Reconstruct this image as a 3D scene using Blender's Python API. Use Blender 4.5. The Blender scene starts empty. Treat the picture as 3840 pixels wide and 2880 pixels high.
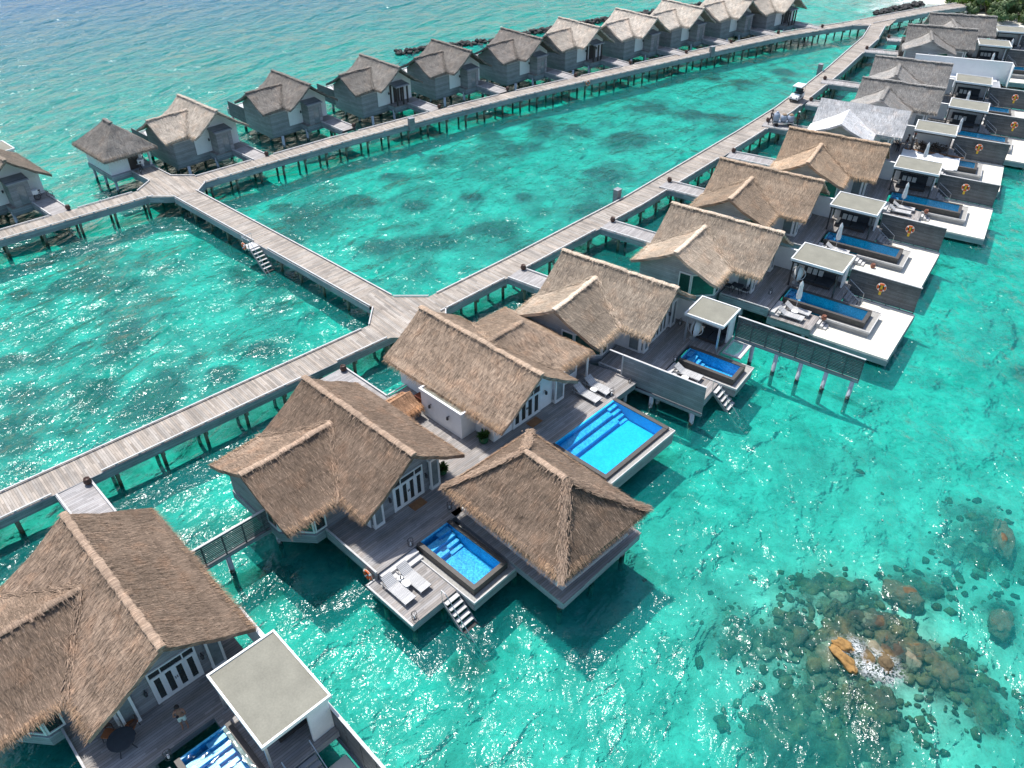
import bpy, bmesh, math, random
from mathutils import Vector, Matrix, noise
random.seed(7)
R = math.radians
sc = bpy.context.scene
COL = sc.collection

# ------------------------------------------------------------------ materials
class NT:
    """small node-tree helper"""
    def __init__(s, name):
        s.m = bpy.data.materials.new(name); s.m.use_nodes = True
        s.t = s.m.node_tree; s.t.nodes.clear()
        s.out = s.n('ShaderNodeOutputMaterial')
    def n(s, typ, **kw):
        nd = s.t.nodes.new(typ)
        for k, v in kw.items():
            setattr(nd, k, v)
        return nd
    def set(s, sock, val):
        if isinstance(val, bpy.types.NodeSocket): s.t.links.new(val, sock)
        else: sock.default_value = val
    def math(s, op, a, b=0.0, c=None):
        nd = s.n('ShaderNodeMath', operation=op)
        s.set(nd.inputs[0], a); s.set(nd.inputs[1], b)
        if c is not None: s.set(nd.inputs[2], c)
        return nd.outputs[0]
    def vmul(s, v, k):
        nd = s.n('ShaderNodeVectorMath', operation='MULTIPLY')
        s.set(nd.inputs[0], v); nd.inputs[1].default_value = k
        return nd.outputs[0]
    def noise(s, vec, scale, detail=3.0, rough=0.5, out='Fac', dist=0.0):
        nd = s.n('ShaderNodeTexNoise')
        s.set(nd.inputs['Vector'], vec)
        nd.inputs['Scale'].default_value = scale; nd.inputs['Detail'].default_value = detail
        nd.inputs['Roughness'].default_value = rough; nd.inputs['Distortion'].default_value = dist
        return nd.outputs[out]
    def white(s, v, one_d=True):
        nd = s.n('ShaderNodeTexWhiteNoise', noise_dimensions='1D' if one_d else '3D')
        s.set(nd.inputs['W' if one_d else 'Vector'], v)
        return nd.outputs['Value']
    def rng(s, v, a, b, c, d, clamp=True):
        nd = s.n('ShaderNodeMapRange'); nd.clamp = clamp
        s.set(nd.inputs[0], v)
        for i, x in enumerate((a, b, c, d)): nd.inputs[i + 1].default_value = x
        return nd.outputs[0]
    def mix(s, f, a, b, blend='MIX'):
        nd = s.n('ShaderNodeMix', data_type='RGBA', blend_type=blend)
        s.set(nd.inputs[0], f)
        for i, x in ((6, a), (7, b)):
            s.set(nd.inputs[i], x if isinstance(x, bpy.types.NodeSocket) else (*x, 1.0))
        return nd.outputs[2]
    def scale(s, col, f):
        nd = s.n('ShaderNodeVectorMath', operation='SCALE')
        s.set(nd.inputs[0], col if isinstance(col, bpy.types.NodeSocket) else tuple(col)); s.set(nd.inputs['Scale'], f)
        return nd.outputs[0]
    def coord(s, which='Object'):
        return s.n('ShaderNodeTexCoord').outputs[which]
    def pos(s):
        return s.n('ShaderNodeNewGeometry').outputs['Position']
    def sep(s, v):
        nd = s.n('ShaderNodeSeparateXYZ'); s.set(nd.inputs[0], v); return nd.outputs
    def bump(s, h, strength=0.5, dist=0.05, normal=None):
        nd = s.n('ShaderNodeBump'); nd.inputs['Strength'].default_value = strength
        nd.inputs['Distance'].default_value = dist; s.set(nd.inputs['Height'], h)
        if normal is not None: s.set(nd.inputs['Normal'], normal)
        return nd.outputs[0]
    def bsdf(s, col, rough=0.7, normal=None, metal=0.0, spec=0.4):
        b = s.n('ShaderNodeBsdfPrincipled')
        s.set(b.inputs['Base Color'], col if isinstance(col, bpy.types.NodeSocket) else (*col, 1.0))
        s.set(b.inputs['Roughness'], rough); b.inputs['Metallic'].default_value = metal
        b.inputs['Specular IOR Level'].default_value = spec
        if normal is not None: s.set(b.inputs['Normal'], normal)
        return b.outputs[0]
    def surf(s, sh):
        s.t.links.new(sh, s.out.inputs['Surface']); return s.m

def mat_plain(name, col, rough=0.6, var=0.12, scale=1.5, spec=0.4, metal=0.0, obj_color=False):
    t = NT(name); c = t.coord()
    f = t.rng(t.noise(c, scale, 5, 0.65), 0.25, 0.75, 1 - var, 1 + var)
    f2 = t.rng(t.noise(c, scale * 14, 3), 0.3, 0.7, 1 - var * .5, 1 + var * .5)
    base = t.n('ShaderNodeObjectInfo').outputs['Color'] if obj_color else col
    return t.surf(t.bsdf(t.scale(base, t.math('MULTIPLY', f, f2)), rough, None, metal, spec))

def mat_planks(name, col, axis=0, w=0.145, var=0.28, coord='Object', gap=0.07, warm=(1.0, 0.93, 0.86), rough=0.75, blot=0.35):
    """weathered boards: axis is the direction across the boards"""
    t = NT(name); c = t.coord(coord); s = t.sep(c)
    k = t.math('DIVIDE', s[axis], w)
    idx = t.math('FLOOR', k); fr = t.math('FRACT', k)
    r = t.white(idx)
    st = [1.1, 1.1, 1.1]; st[axis] = 16.0
    grain = t.noise(t.vmul(c, st), 1.6, 4, 0.6)
    # boards are joined every ~2.4 m, so a board changes tone along its length
    al = s[1 if axis == 0 else 0]
    seg = t.math('FLOOR', t.math('ADD', t.math('DIVIDE', al, 2.4), t.math('MULTIPLY', r, 7.0)))
    r2 = t.white(t.math('ADD', t.math('MULTIPLY', idx, 17.31), t.math('MULTIPLY', seg, 5.17)))
    tone = t.math('ADD', t.rng(r2, 0, 1, 1 - var, 1 + var), t.rng(grain, 0.25, 0.75, -0.16, 0.16))
    bl = t.rng(t.noise(t.vmul(c, (.35, .35, .35)), 1.7, 5, 0.6), 0.3, 0.7, 1 - blot * .5, 1 + blot * .5)
    tone = t.math('MULTIPLY', tone, bl)
    g = t.math('MULTIPLY', t.math('GREATER_THAN', fr, gap), t.math('LESS_THAN', fr, 1 - gap * .4))
    tone = t.math('MULTIPLY', tone, t.rng(g, 0, 1, 0.35, 1))
    base = t.mix(t.white(t.math('ADD', idx, 91.7)), col, tuple(a * b for a, b in zip(col, warm)))
    h = t.math('ADD', g, t.math('MULTIPLY', grain, 0.5))
    return t.surf(t.bsdf(t.scale(base, tone), rough, t.bump(h, 0.35, 0.012)))

def mat_thatch(name, row=0.95, pale=False):
    t = NT(name); uv = t.coord('UV'); ob = t.coord()
    geo = t.n('ShaderNodeNewGeometry')
    base = t.n('ShaderNodeObjectInfo').outputs['Color']
    wob = t.noise(t.vmul(uv, (1.0, 1.0, 1.0)), 1.3, 3, out='Color')
    u2 = t.n('ShaderNodeVectorMath', operation='MULTIPLY_ADD')
    t.set(u2.inputs[0], wob); u2.inputs[1].default_value = (.30, .25, 0); t.set(u2.inputs[2], uv)
    fib = t.noise(t.vmul(u2.outputs[0], (13, .85, 1)), 1.5, 5, 0.75)
    fib2 = t.noise(t.vmul(u2.outputs[0], (34, 2.4, 1)), 1.5, 3, 0.7)
    tuft = t.noise(t.vmul(u2.outputs[0], (3.0, .9, 1)), 1.2, 5, 0.65)
    blot = t.noise(ob, 0.45, 4, 0.55)
    s = t.sep(u2.outputs[0])
    rowf = t.math('FRACT', t.math('ADD', t.math('DIVIDE', s[1], row), t.math('MULTIPLY', t.noise(t.vmul(uv, (.5, .1, 1)), 1.0, 2), .8)))
    rowl = t.math('MULTIPLY', t.rng(rowf, 0.0, 0.16, 0.86, 1.0), t.rng(rowf, .86, 1.0, 1.0, 1.14))
    f = t.math('MULTIPLY', t.rng(fib, 0.30, 0.72, 0.40, 1.66), t.rng(fib2, 0.27, 0.73, 0.58, 1.45))
    f = t.math('MULTIPLY', f, t.rng(tuft, 0.3, 0.7, 0.84, 1.18))
    f = t.math('MULTIPLY', f, t.rng(blot, 0.3, 0.7, 0.84, 1.16))
    f = t.math('MULTIPLY', f, rowl)
    f = t.math('MULTIPLY', f, t.rng(geo.outputs['Random Per Island'], 0, 1, 0.58, 1.58))
    warm = t.mix(t.rng(t.noise(t.vmul(ob, (1, 1, 1)), 0.9, 4), 0.52, 0.75, 0, 0.55), (1, 1, 1), (1.12, .93, .80))
    col = t.mix(1.0, base, warm, 'MULTIPLY')
    h = t.math('ADD', t.math('ADD', fib, t.math('MULTIPLY', fib2, .5)), t.math('MULTIPLY', rowf, -0.35))
    return t.surf(t.bsdf(t.scale(col, f), 0.9, t.bump(h, 0.9, 0.06), spec=0.15))

M = {}
M['thatch'] = mat_thatch('thatch')
M['deck'] = mat_planks('deck_timber', (.29, .278, .272), axis=0, w=.145, var=.20)
M['walk'] = mat_planks('walkway_timber', (.325, .295, .262), axis=0, w=.15, var=.26, coord='UV', blot=.45)
M['fascia'] = mat_planks('fascia_timber', (.30, .315, .335), axis=2, w=.19, var=.16, gap=.05, warm=(1, 1, 1))
M['kerb'] = mat_plain('kerb_timber', (.52, .51, .50), .7, .18, 2.0)
M['wall_timber'] = mat_planks('wall_timber', (.27, .28, .29), axis=2, w=.17, var=.13, gap=.04, warm=(1, .97, .95), blot=.4)
M['pale_wall'] = mat_planks('pale_wall_timber', (.40, .415, .425), axis=2, w=.17, var=.12, gap=.04, warm=(1, .98, .96), blot=.35)
M['screen_timber'] = mat_planks('screen_timber', (.115, .125, .135), axis=2, w=.11, var=.20, gap=.12, warm=(1, 1, .98), blot=.5)
M['dark_timber'] = mat_plain('dark_timber', (.055, .048, .045), .6, .25, 3)
M['white'] = mat_plain('white_paint', (.80, .80, .78), .55, .05, 1.0)
M['stucco'] = mat_plain('white_stucco', (.84, .84, .83), .85, .07, 1.2)
M['glass'] = mat_plain('window_glass', (.030, .038, .036), .06, .3, .6, spec=.8)
M['pane'] = mat_plain('curtained_glass', (.20, .235, .24), .10, .25, 2.5, spec=.7)
M['green_glass'] = mat_plain('tinted_window', (.020, .075, .062), .08, .3, .5, spec=.8)
M['felt'] = mat_plain('roof_felt', (.235, .228, .185), .9, .16, .8)
M['sand'] = mat_plain('sand', (.74, .70, .60), .95, .06, 1.4)
M['stone'] = mat_plain('dark_stone', (.075, .068, .062), .55, .22, 4)
M['gravel'] = mat_plain('gravel', (.34, .33, .305), .9, .30, 9)
M['cushion'] = mat_plain('dark_cushion', (.045, .052, .060), .9, .2, 3)
M['pale_cloth'] = mat_plain('pale_cloth', (.66, .65, .62), .9, .2, 5)
M['canvas'] = mat_plain('canvas', (.80, .80, .79), .85, .06, 4)
M['lounger'] = mat_planks('lounger_slats', (.55, .545, .54), axis=0, w=.075, var=.10, gap=.22, warm=(1, 1, 1), blot=.1)
M['metal'] = mat_plain('brushed_metal', (.50, .52, .54), .35, .1, 3, metal=.7)
M['darkmetal'] = mat_plain('dark_metal', (.045, .045, .05), .45, .2, 3)
M['clay'] = mat_plain('brown_clay', (.075, .040, .030), .5, .25, 6)
M['terracotta'] = mat_plain('terracotta', (.24, .10, .065), .8, .2, 6)
M['orange'] = mat_plain('orange_shell', (.72, .13, .03), .5, .1, 4)
M['yellow'] = mat_plain('yellow_band', (.62, .42, .03), .5, .1, 4)
M['rope'] = mat_plain('grab_rope', (.72, .68, .55), .8, .1, 8)
M['green'] = mat_plain('green_glaze', (.018, .10, .045), .25, .2, 3)
M['leaf'] = mat_plain('leaf', (.055, .135, .022), .6, .45, 1.2)
M['bark'] = mat_plain('bark', (.10, .08, .06), .9, .3, 6)
M['rust'] = mat_plain('rust_box', (.20, .050, .022), .7, .25, 5)
M['wood_warm'] = mat_plain('warm_wood', (.30, .14, .06), .6, .25, 5)
M['skin'] = mat_plain('skin', (.33, .17, .11), .6, .06, 8)
M['skin_dark'] = mat_plain('dark_skin', (.10, .05, .033), .6, .06, 8)
M['hair'] = mat_plain('hair', (.018, .013, .010), .6, .2, 20)
M['shorts'] = mat_plain('pale_shorts', (.60, .70, .60), .9, .08, 6)
M['cloth_dark'] = mat_plain('dark_clothes', (.030, .032, .042), .9, .2, 6)
M['cloth_grey'] = mat_plain('grey_clothes', (.26, .26, .27), .9, .15, 6)
M['red_cloth'] = mat_plain('red_cloth', (.55, .03, .05), .8, .1, 6)
M['sack'] = mat_plain('woven_sack', (.36, .41, .50), .9, .22, 5)
M['straw_dark'] = mat_plain('old_thatch', (.10, .075, .055), .95, .4, 7)
M['wood_straw'] = mat_plain('loose_straw', (.30, .21, .14), .95, .4, 9)
M['rubber'] = mat_plain('rubber', (.02, .02, .022), .8, .15, 5)
M['batten'] = mat_plain('pale_batten', (.55, .53, .49), .85, .22, 5)
M['rockdark'] = mat_plain('dark_rock', (.055, .054, .053), .9, .45, 2.5)
M['ochre'] = mat_plain('ochre_rock', (.30, .17, .055), .85, .5, 4)
M['beach'] = mat_plain('beach_sand', (.72, .68, .58), .95, .08, .3)
M['rose'] = mat_plain('tan_leather', (.34, .12, .045), .6, .15, 5)

def mat_pile(name, col, dirt, z0, z1):
    """a pile with a band of weed where the tide reaches"""
    t = NT(name); z = t.sep(t.pos())[2]
    nz = t.math('ADD', z, t.rng(t.noise(t.pos(), 4, 4), 0.3, 0.7, -.25, .25))
    f = t.rng(nz, z0, z1, 0, 1)
    v = t.rng(t.noise(t.vmul(t.pos(), (6, 6, 1.2)), 1.5, 4), .3, .7, .8, 1.15)
    g = t.rng(nz, .0, .55, 0, 1)  # paled below the waterline, painting in the haze of the water
    return t.surf(t.bsdf(t.scale(t.mix(g, (.34, .36, .30), t.mix(f, dirt, col)), v), .75))
M['pile'] = mat_pile('concrete_pile', (.55, .58, .62), (.06, .055, .03), .80, 1.10)
M['pile_wood'] = mat_pile('timber_pile', (.23, .205, .165), (.060, .052, .028), .80, 1.25)

def mat_caustic_pool_tile(name, a, b, w=.09):
    t = NT(name); c = t.coord()
    sn = t.n('ShaderNodeVectorMath', operation='FLOOR'); t.set(sn.inputs[0], t.vmul(c, (1 / w, 1 / w, 1 / w)))
    r = t.white(sn.outputs[0], False)
    big = t.noise(c, 1.1, 3)
    f = t.math('ADD', t.math('MULTIPLY', r, .65), t.rng(big, .3, .7, 0, .35))  # mosaic tone contrast also paints in the caustic light on the tiles
    return t.surf(t.bsdf(t.mix(f, a, b), .3))
M['tile'] = mat_caustic_pool_tile('caustic_mosaic_tile', (.004, .20, .52), (.09, .64, .95))
M['tile_teal'] = mat_caustic_pool_tile('teal_caustic_mosaic_tile', (.006, .27, .42), (.05, .52, .72))
M['tile_big'] = mat_caustic_pool_tile('pale_caustic_mosaic_tile', (.005, .43, .80), (.02, .58, .92), .12)
M['tile_big_step'] = mat_caustic_pool_tile('blue_caustic_step_mosaic', (.008, .25, .66), (.06, .60, .92), .10)
M['tile_step'] = mat_caustic_pool_tile('sunlit_step_mosaic', (.02, .30, .70), (.20, .66, .94), .08)  # treads coloured lighter to paint in their sunlit, shallow-water brightness

def mat_clear(name, tint, body, bodyf, wave, scale, rough=.03, dens=None):
    """water: clear body with a little milky scatter, a rippled mirror on top"""
    t = NT(name); p = t.pos()
    hs = []
    if wave == 'sea':
        rot = t.n('ShaderNodeVectorRotate', rotation_type='Z_AXIS'); t.set(rot.inputs['Vector'], p)
        rot.inputs['Angle'].default_value = R(28)
        q = rot.outputs[0]
        h = t.math('MULTIPLY', t.noise(t.vmul(q, (.20, .11, .1)), 1.0, 2, .5, dist=.8), 1.45)
        h = t.math('ADD', h, t.math('MULTIPLY', t.noise(t.vmul(q, (.62, .36, .3)), 1.0, 2, .5, dist=.9), .40))
        h = t.math('ADD', h, t.math('MULTIPLY', t.noise(t.vmul(q, (1.5, .9, .5)), 1.0, 3, .5, dist=.8), .175))
        h = t.math('ADD', h, t.math('MULTIPLY', t.noise(t.vmul(p, (3.2, 3.2, 1)), 1.0, 2, .5, dist=.5), .08))
        nrm = t.bump(h, 1.0, 1.0)
    else:
        h = t.noise(t.vmul(p, (1, 1, 1)), 2.2, 3, .5, dist=.6)
        nrm = t.bump(h, .22, .12)
    fr = t.n('ShaderNodeFresnel'); fr.inputs['IOR'].default_value = 1.333; t.set(fr.inputs['Normal'], nrm)
    gl = t.n('ShaderNodeBsdfGlossy'); gl.inputs['Roughness'].default_value = rough; t.set(gl.inputs['Normal'], nrm)
    tr = t.n('ShaderNodeBsdfTransparent'); tr.inputs['Color'].default_value = (*tint, 1)
    df = t.n('ShaderNodeBsdfDiffuse'); df.inputs['Color'].default_value = (*body, 1); 
    if wave == 'sea':
        t.set(df.inputs['Normal'], nrm); s = t.sep(p)
        k = t.math('ADD', t.math('MULTIPLY', s[0], -.58), t.math('MULTIPLY', s[1], .81))
        deep = t.math('MULTIPLY', t.rng(k, 98, 190, 0, 1), t.rng(s[0], -30, 70, 1, 0))
        t.set(df.inputs['Color'], t.mix(deep, body, (.012, .15, .33)))
        dv = t.n('ShaderNodeVectorMath', operation='DISTANCE'); t.set(dv.inputs[0], p); dv.inputs[1].default_value = (19.5, 25.2, 0)
        bodyf = t.math('MULTIPLY', t.rng(deep, 0, 1, bodyf, .62), t.rng(dv.outputs['Value'], 2.0, 8.5, .30, 1))     # thinner water over the shoal
    m1 = t.n('ShaderNodeMixShader')
    t.set(m1.inputs[0], bodyf); t.t.links.new(tr.outputs[0], m1.inputs[1]); t.t.links.new(df.outputs[0], m1.inputs[2])
    m2 = t.n('ShaderNodeMixShader')
    t.t.links.new(fr.outputs[0], m2.inputs[0]); t.t.links.new(m1.outputs[0], m2.inputs[1]); t.t.links.new(gl.outputs[0], m2.inputs[2])
    t.surf(m2.outputs[0])
    if dens:
        va = t.n('ShaderNodeVolumeAbsorption'); k = max(dens)
        va.inputs['Density'].default_value = k
        va.inputs['Color'].default_value = (1 - dens[0] / k, 1 - dens[1] / k, 1 - dens[2] / k, 1)
        t.t.links.new(va.outputs[0], t.out.inputs['Volume'])
    return t.m
M['sea'] = mat_clear('sea_water', (.96, 1, 1), (.010, .30, .275), .27, 'sea', 1, .155, (.80, .042, .062))
M['poolwater'] = mat_clear('pool_water', (.80, .97, 1), (.01, .3, .6), .02, 'pool', 1, .03)

# ------------------------------------------------------------------ mesh builder
class MB:
    def __init__(s): s.v = []; s.f = []; s.uv = []
    def add(s, pts, faces, uvs=None):
        b = len(s.v); s.v += [tuple(p) for p in pts]
        for i, f in enumerate(faces):
            s.f.append([b + k for k in f]); s.uv.append(uvs[i] if uvs else None)
        return s
    def box(s, x0, x1, y0, y1, z0, z1):
        x0, x1 = min(x0, x1), max(x0, x1); y0, y1 = min(y0, y1), max(y0, y1); z0, z1 = min(z0, z1), max(z0, z1)
        p = [(x, y, z) for z in (z0, z1) for y in (y0, y1) for x in (x0, x1)]
        return s.add(p, [(0, 2, 3, 1), (4, 5, 7, 6), (0, 1, 5, 4), (2, 6, 7, 3), (0, 4, 6, 2), (1, 3, 7, 5)])
    def prism(s, poly, z0, z1):
        a = sum(poly[i - 1][0] * poly[i][1] - poly[i][0] * poly[i - 1][1] for i in range(len(poly)))
        if a < 0: poly = poly[::-1]
        n = len(poly)
        p = [(x, y, z0) for x, y in poly] + [(x, y, z1) for x, y in poly]
        return s.add(p, [tuple(range(n))[::-1], tuple(range(n, 2 * n))] + [(i, (i + 1) % n, n + (i + 1) % n, n + i) for i in range(n)])
    def xprism(s, poly, x0, x1):            # poly of (y, z), extruded along x
        n = len(poly); p = [(x0, y, z) for y, z in poly] + [(x1, y, z) for y, z in poly]
        return s.add(p, [tuple(range(n)), tuple(range(n, 2 * n))[::-1]] + [(i, n + i, n + (i + 1) % n, (i + 1) % n) for i in range(n)])
    def yprism(s, poly, y0, y1):            # poly of (x, z), extruded along y
        n = len(poly); p = [(x, y0, z) for x, z in poly] + [(x, y1, z) for x, z in poly]
        return s.add(p, [tuple(range(n)), tuple(range(n, 2 * n))[::-1]] + [(i, n + i, n + (i + 1) % n, (i + 1) % n) for i in range(n)])
    def tube(s, pts, r, seg=6, cap=True):
        pts = [Vector(p) for p in pts]; n = len(pts); rs = r if isinstance(r, (list, tuple)) else [r] * n
        b = len(s.v); up = Vector((0, 0, 1))
        for i, p in enumerate(pts):
            d = (pts[min(i + 1, n - 1)] - pts[max(i - 1, 0)]).normalized()
            a = d.cross(up)
            if a.length < .05: a = d.cross(Vector((1, 0, 0)))
            a.normalize(); c = a.cross(d)
            for k in range(seg):
                t = 2 * math.pi * k / seg
                s.v.append(tuple(p + a * math.cos(t) * rs[i] + c * math.sin(t) * rs[i]))
        for i in range(n - 1):
            for k in range(seg):
                k2 = (k + 1) % seg
                s.f.append([b + i * seg + k, b + i * seg + k2, b + (i + 1) * seg + k2, b + (i + 1) * seg + k]); s.uv.append(None)
        if cap:
            s.f.append([b + k for k in range(seg)][::-1]); s.uv.append(None)
            s.f.append([b + (n - 1) * seg + k for k in range(seg)]); s.uv.append(None)
        return s
    def lathe(s, prof, c=(0, 0, 0), seg=14):
        b = len(s.v); n = len(prof)
        for r, z in prof:
            for k in range(seg):
                t = 2 * math.pi * k / seg
                s.v.append((c[0] + r * math.cos(t), c[1] + r * math.sin(t), c[2] + z))
        for i in range(n - 1):
            for k in range(seg):
                k2 = (k + 1) % seg
                s.f.append([b + i * seg + k, b + i * seg + k2, b + (i + 1) * seg + k2, b + (i + 1) * seg + k]); s.uv.append(None)
        s.f.append([b + k for k in range(seg)][::-1]); s.uv.append(None)
        s.f.append([b + (n - 1) * seg + k for k in range(seg)]); s.uv.append(None)
        return s
    def torus(s, c, R0, r, axis='y', seg=20, sub=8, a0=0, a1=2 * math.pi):
        full = abs(a1 - a0 - 2 * math.pi) < 1e-6; b = len(s.v); n = seg if full else seg + 1
        for i in range(n):
            t = a0 + (a1 - a0) * i / seg
            for k in range(sub):
                q = 2 * math.pi * k / sub; rr = R0 + r * math.cos(q); h = r * math.sin(q)
                x, y = rr * math.cos(t), rr * math.sin(t)
                p = {'z': (x, y, h), 'y': (x, h, y), 'x': (h, x, y)}[axis]
                s.v.append((c[0] + p[0], c[1] + p[1], c[2] + p[2]))
        for i in range(seg):
            for k in range(sub):
                i2 = (i + 1) % n; k2 = (k + 1) % sub
                s.f.append([b + i * sub + k, b + i2 * sub + k, b + i2 * sub + k2, b + i * sub + k2]); s.uv.append(None)
        return s
    def obj(s, name, mat, parent=None, off=(0, 0, 0), smooth=False, color=None):
        me = bpy.data.meshes.new(name)
        me.from_pydata([(x - off[0], y - off[1], z - off[2]) for x, y, z in s.v], [], s.f)
        if any(u is not None for u in s.uv):
            ul = me.uv_layers.new(name='UVMap'); k = 0
            for i, f in enumerate(s.f):
                for j in range(len(f)):
                    ul.data[k].uv = s.uv[i][j] if s.uv[i] is not None else (0, 0); k += 1
        me.materials.append(M[mat] if isinstance(mat, str) else mat)
        me.update(); bm = bmesh.new(); bm.from_mesh(me)
        if len(bm.faces) < 4000: bmesh.ops.recalc_face_normals(bm, faces=bm.faces)
        zz = [v.co.z for v in bm.verts]
        if max(zz) - min(zz) < 1e-5:            # a flat sheet always faces up
            bm.normal_update(); bmesh.ops.reverse_faces(bm, faces=[f for f in bm.faces if f.normal.z < 0])
        bm.to_mesh(me); bm.free()
        if smooth: me.polygons.foreach_set('use_smooth', [True] * len(me.polygons))
        o = bpy.data.objects.new(name, me); COL.objects.link(o)
        if parent is not None: o.parent = parent
        if color: o.color = (*color, 1)
        return o

def tag(o, label=None, cat=None, group=None, kind=None):
    for k, v in (('label', label), ('category', cat), ('group', group), ('kind', kind)):
        if v: o[k] = v
    return o

class Frame:
    """plot frame: x = towards the open water (v), y = along the walkway (u)"""
    def __init__(s, x, y, ang_u):
        s.x, s.y, s.a = x, y, R(ang_u - 90)
    def w(s, v, u, z=0):
        c, n = math.cos(s.a), math.sin(s.a)
        return Vector((s.x + v * c - u * n, s.y + v * n + u * c, z))

BASE = {}
def thing(name, fr, base, label, cat, group=None, rot=0.0):
    o = bpy.data.objects.new(name, None); COL.objects.link(o); o.empty_display_size = .3
    o.location = fr.w(*base); o.rotation_euler = (0, 0, fr.a + rot)
    BASE[o.name] = (base, rot)
    return tag(o, label, cat, group)

def kids(o):
    return [c for c in bpy.data.objects if c.parent == o]
KIDS = {}
def copy_thing(root, fr, label, group=None, base=None, color=None, rot=None, capk=1.12):
    """copy a thing, its parts and sub-parts; put it at the same place of another plot"""
    b, r0 = BASE[root.name]
    if base is not None: b = base
    if rot is None: rot = r0
    if root.name not in KIDS:
        def tree(o): return [(c, tree(c)) for c in kids(o)]
        KIDS[root.name] = tree(root)
    n = root.copy(); COL.objects.link(n)
    n.location = fr.w(*b); n.rotation_euler = (0, 0, fr.a + rot)
    BASE[n.name] = (b, rot)
    if label: n['label'] = label
    if group: n['group'] = group
    def rec(lst, par):
        for c, sub in lst:
            d = c.copy(); COL.objects.link(d); d.parent = par
            if color and c.name.split('.')[0] in ('roof', 'ridge_cap', 'valley_thatch', 'eave_fringe'): d.color = (*(x * (capk if c.name.startswith(('ridge', 'valley', 'eave')) else 1) for x in color), 1)
            rec(sub, d)
    rec(KIDS[root.name], n)
    return n

# ------------------------------------------------------------------ thatch
def thatch_slopes(slopes, straws=36, fringe=22, thick=.26, seed=1, sag=.13, wob=.10):
    """slopes: list of (polygon3d, eave edges as index pairs). Each is a thick slab with tufts and a shaggy eave."""
    rnd = random.Random(seed); mb = MB(); fb = MB()
    for poly, eaves in slopes:
        P = [Vector(p) for p in poly]
        nrm = Vector((0, 0, 0))
        for i in range(len(P)):
            a, b = P[i - 1], P[i]
            nrm += Vector(((a.y - b.y) * (a.z + b.z), (a.z - b.z) * (a.x + b.x), (a.x - b.x) * (a.y + b.y)))
        nrm.normalize()
        if nrm.z < 0: P = P[::-1]; nrm = -nrm; m = len(P) - 1; eaves = [(m - b, m - a) for a, b in eaves]
        down = Vector((nrm.x, nrm.y, 0)).normalized(); down = (down - nrm * down.dot(nrm)).normalized()
        acr = nrm.cross(down)
        zt = max(p.z for p in P); zb = min(p.z for p in P)
        uvf = lambda q: (q.dot(acr), q.dot(down))
        bm = bmesh.new(); vs = [bm.verts.new(p) for p in P]; bm.faces.new(vs)
        bmesh.ops.triangulate(bm, faces=bm.faces)
        for _ in range(3):
            bmesh.ops.subdivide_edges(bm, edges=[e for e in bm.edges if e.calc_length() > .75], cuts=1, use_grid_fill=True)
            bmesh.ops.triangulate(bm, faces=[f for f in bm.faces if len(f.verts) > 3])
        bm.verts.ensure_lookup_table()
        def shape(q):
            t = (zt - q.z) / max(zt - zb, .01)
            return q + Vector((0, 0, -sag * math.sin(math.pi * min(max(t, 0), 1)))) + nrm * (noise.noise(q * .9) * wob)
        idx = {v: i for i, v in enumerate(bm.verts)}
        top = [shape(v.co.copy()) for v in bm.verts]
        n = len(top); faces = []; uvs = []
        for f in bm.faces:
            l = [idx[v] for v in f.verts]; faces.append(l); uvs.append([uvf(top[k]) for k in l])
        bot = [q - Vector((0, 0, thick)) for q in top]
        for f in bm.faces:
            l = [n + idx[v] for v in f.verts][::-1]; faces.append(l); uvs.append([uvf(bot[k - n]) for k in l])
        for e in bm.edges:
            if len(e.link_faces) == 1:
                a, b = (idx[v] for v in e.verts)
                faces.append([a, b, n + b, n + a]); uvs.append([(*uvf(top[a])[:1], top[a].z), (*uvf(top[b])[:1], top[b].z), (*uvf(top[b])[:1], top[b].z - thick), (*uvf(top[a])[:1], top[a].z - thick)])
        mb.add(top + bot, faces, uvs)
        # loose tufts lying on the slope
        tris = [([top[idx[v]] for v in f.verts], f.calc_area()) for f in bm.faces]
        for tri, ar in tris:
            k = ar * straws * 1.5; k = int(k) + (rnd.random() < k - int(k))
            for _ in range(k):
                a, b = rnd.random(), rnd.random()
                if a + b > 1: a, b = 1 - a, 1 - b
                q = tri[0] + (tri[1] - tri[0]) * a + (tri[2] - tri[0]) * b
                dd = (down + acr * rnd.gauss(0, .22)).normalized(); sd = nrm.cross(dd)
                L = rnd.uniform(.22, .50); w = rnd.uniform(.005, .014)
                q = q + nrm * .006; e = q + dd * L + nrm * rnd.uniform(.012, .055)
                mb.add([q - sd * w, q + sd * w, e + sd * w * .35, e - sd * w * .35], [(0, 1, 2, 3)], [[uvf(q - sd * w), uvf(q + sd * w), uvf(e), uvf(e)]])
        # shaggy eave
        for i, j in eaves:
            a, b = shape(P[i]), shape(P[j]); L = (b - a).length
            for k in range(int(L * fringe * 2.6)):
                q = a.lerp(b, rnd.random()); up = rnd.random() ** 2 * .34
                q = q - down * (.04 + up) + nrm * .015 - Vector((0, 0, rnd.uniform(0, thick * .9) if up < .05 else 0))
                dd = (down * rnd.uniform(.6, 1.1) + Vector((0, 0, -1)) * rnd.uniform(.1, .8) * (1 if up < .12 else 0) + acr * rnd.gauss(0, .16)).normalized()
                ln = rnd.uniform(.20, .46); w = rnd.uniform(.007, .018); sd = acr
                e = q + dd * ln + nrm * .02
                fb.add([q - sd * w, q + sd * w, e + sd * w * .3, e - sd * w * .3], [(0, 1, 2, 3)], [[uvf(q - sd * w), uvf(q + sd * w), uvf(e), uvf(e)]])
        bm.free()
    return mb, fb

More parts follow.
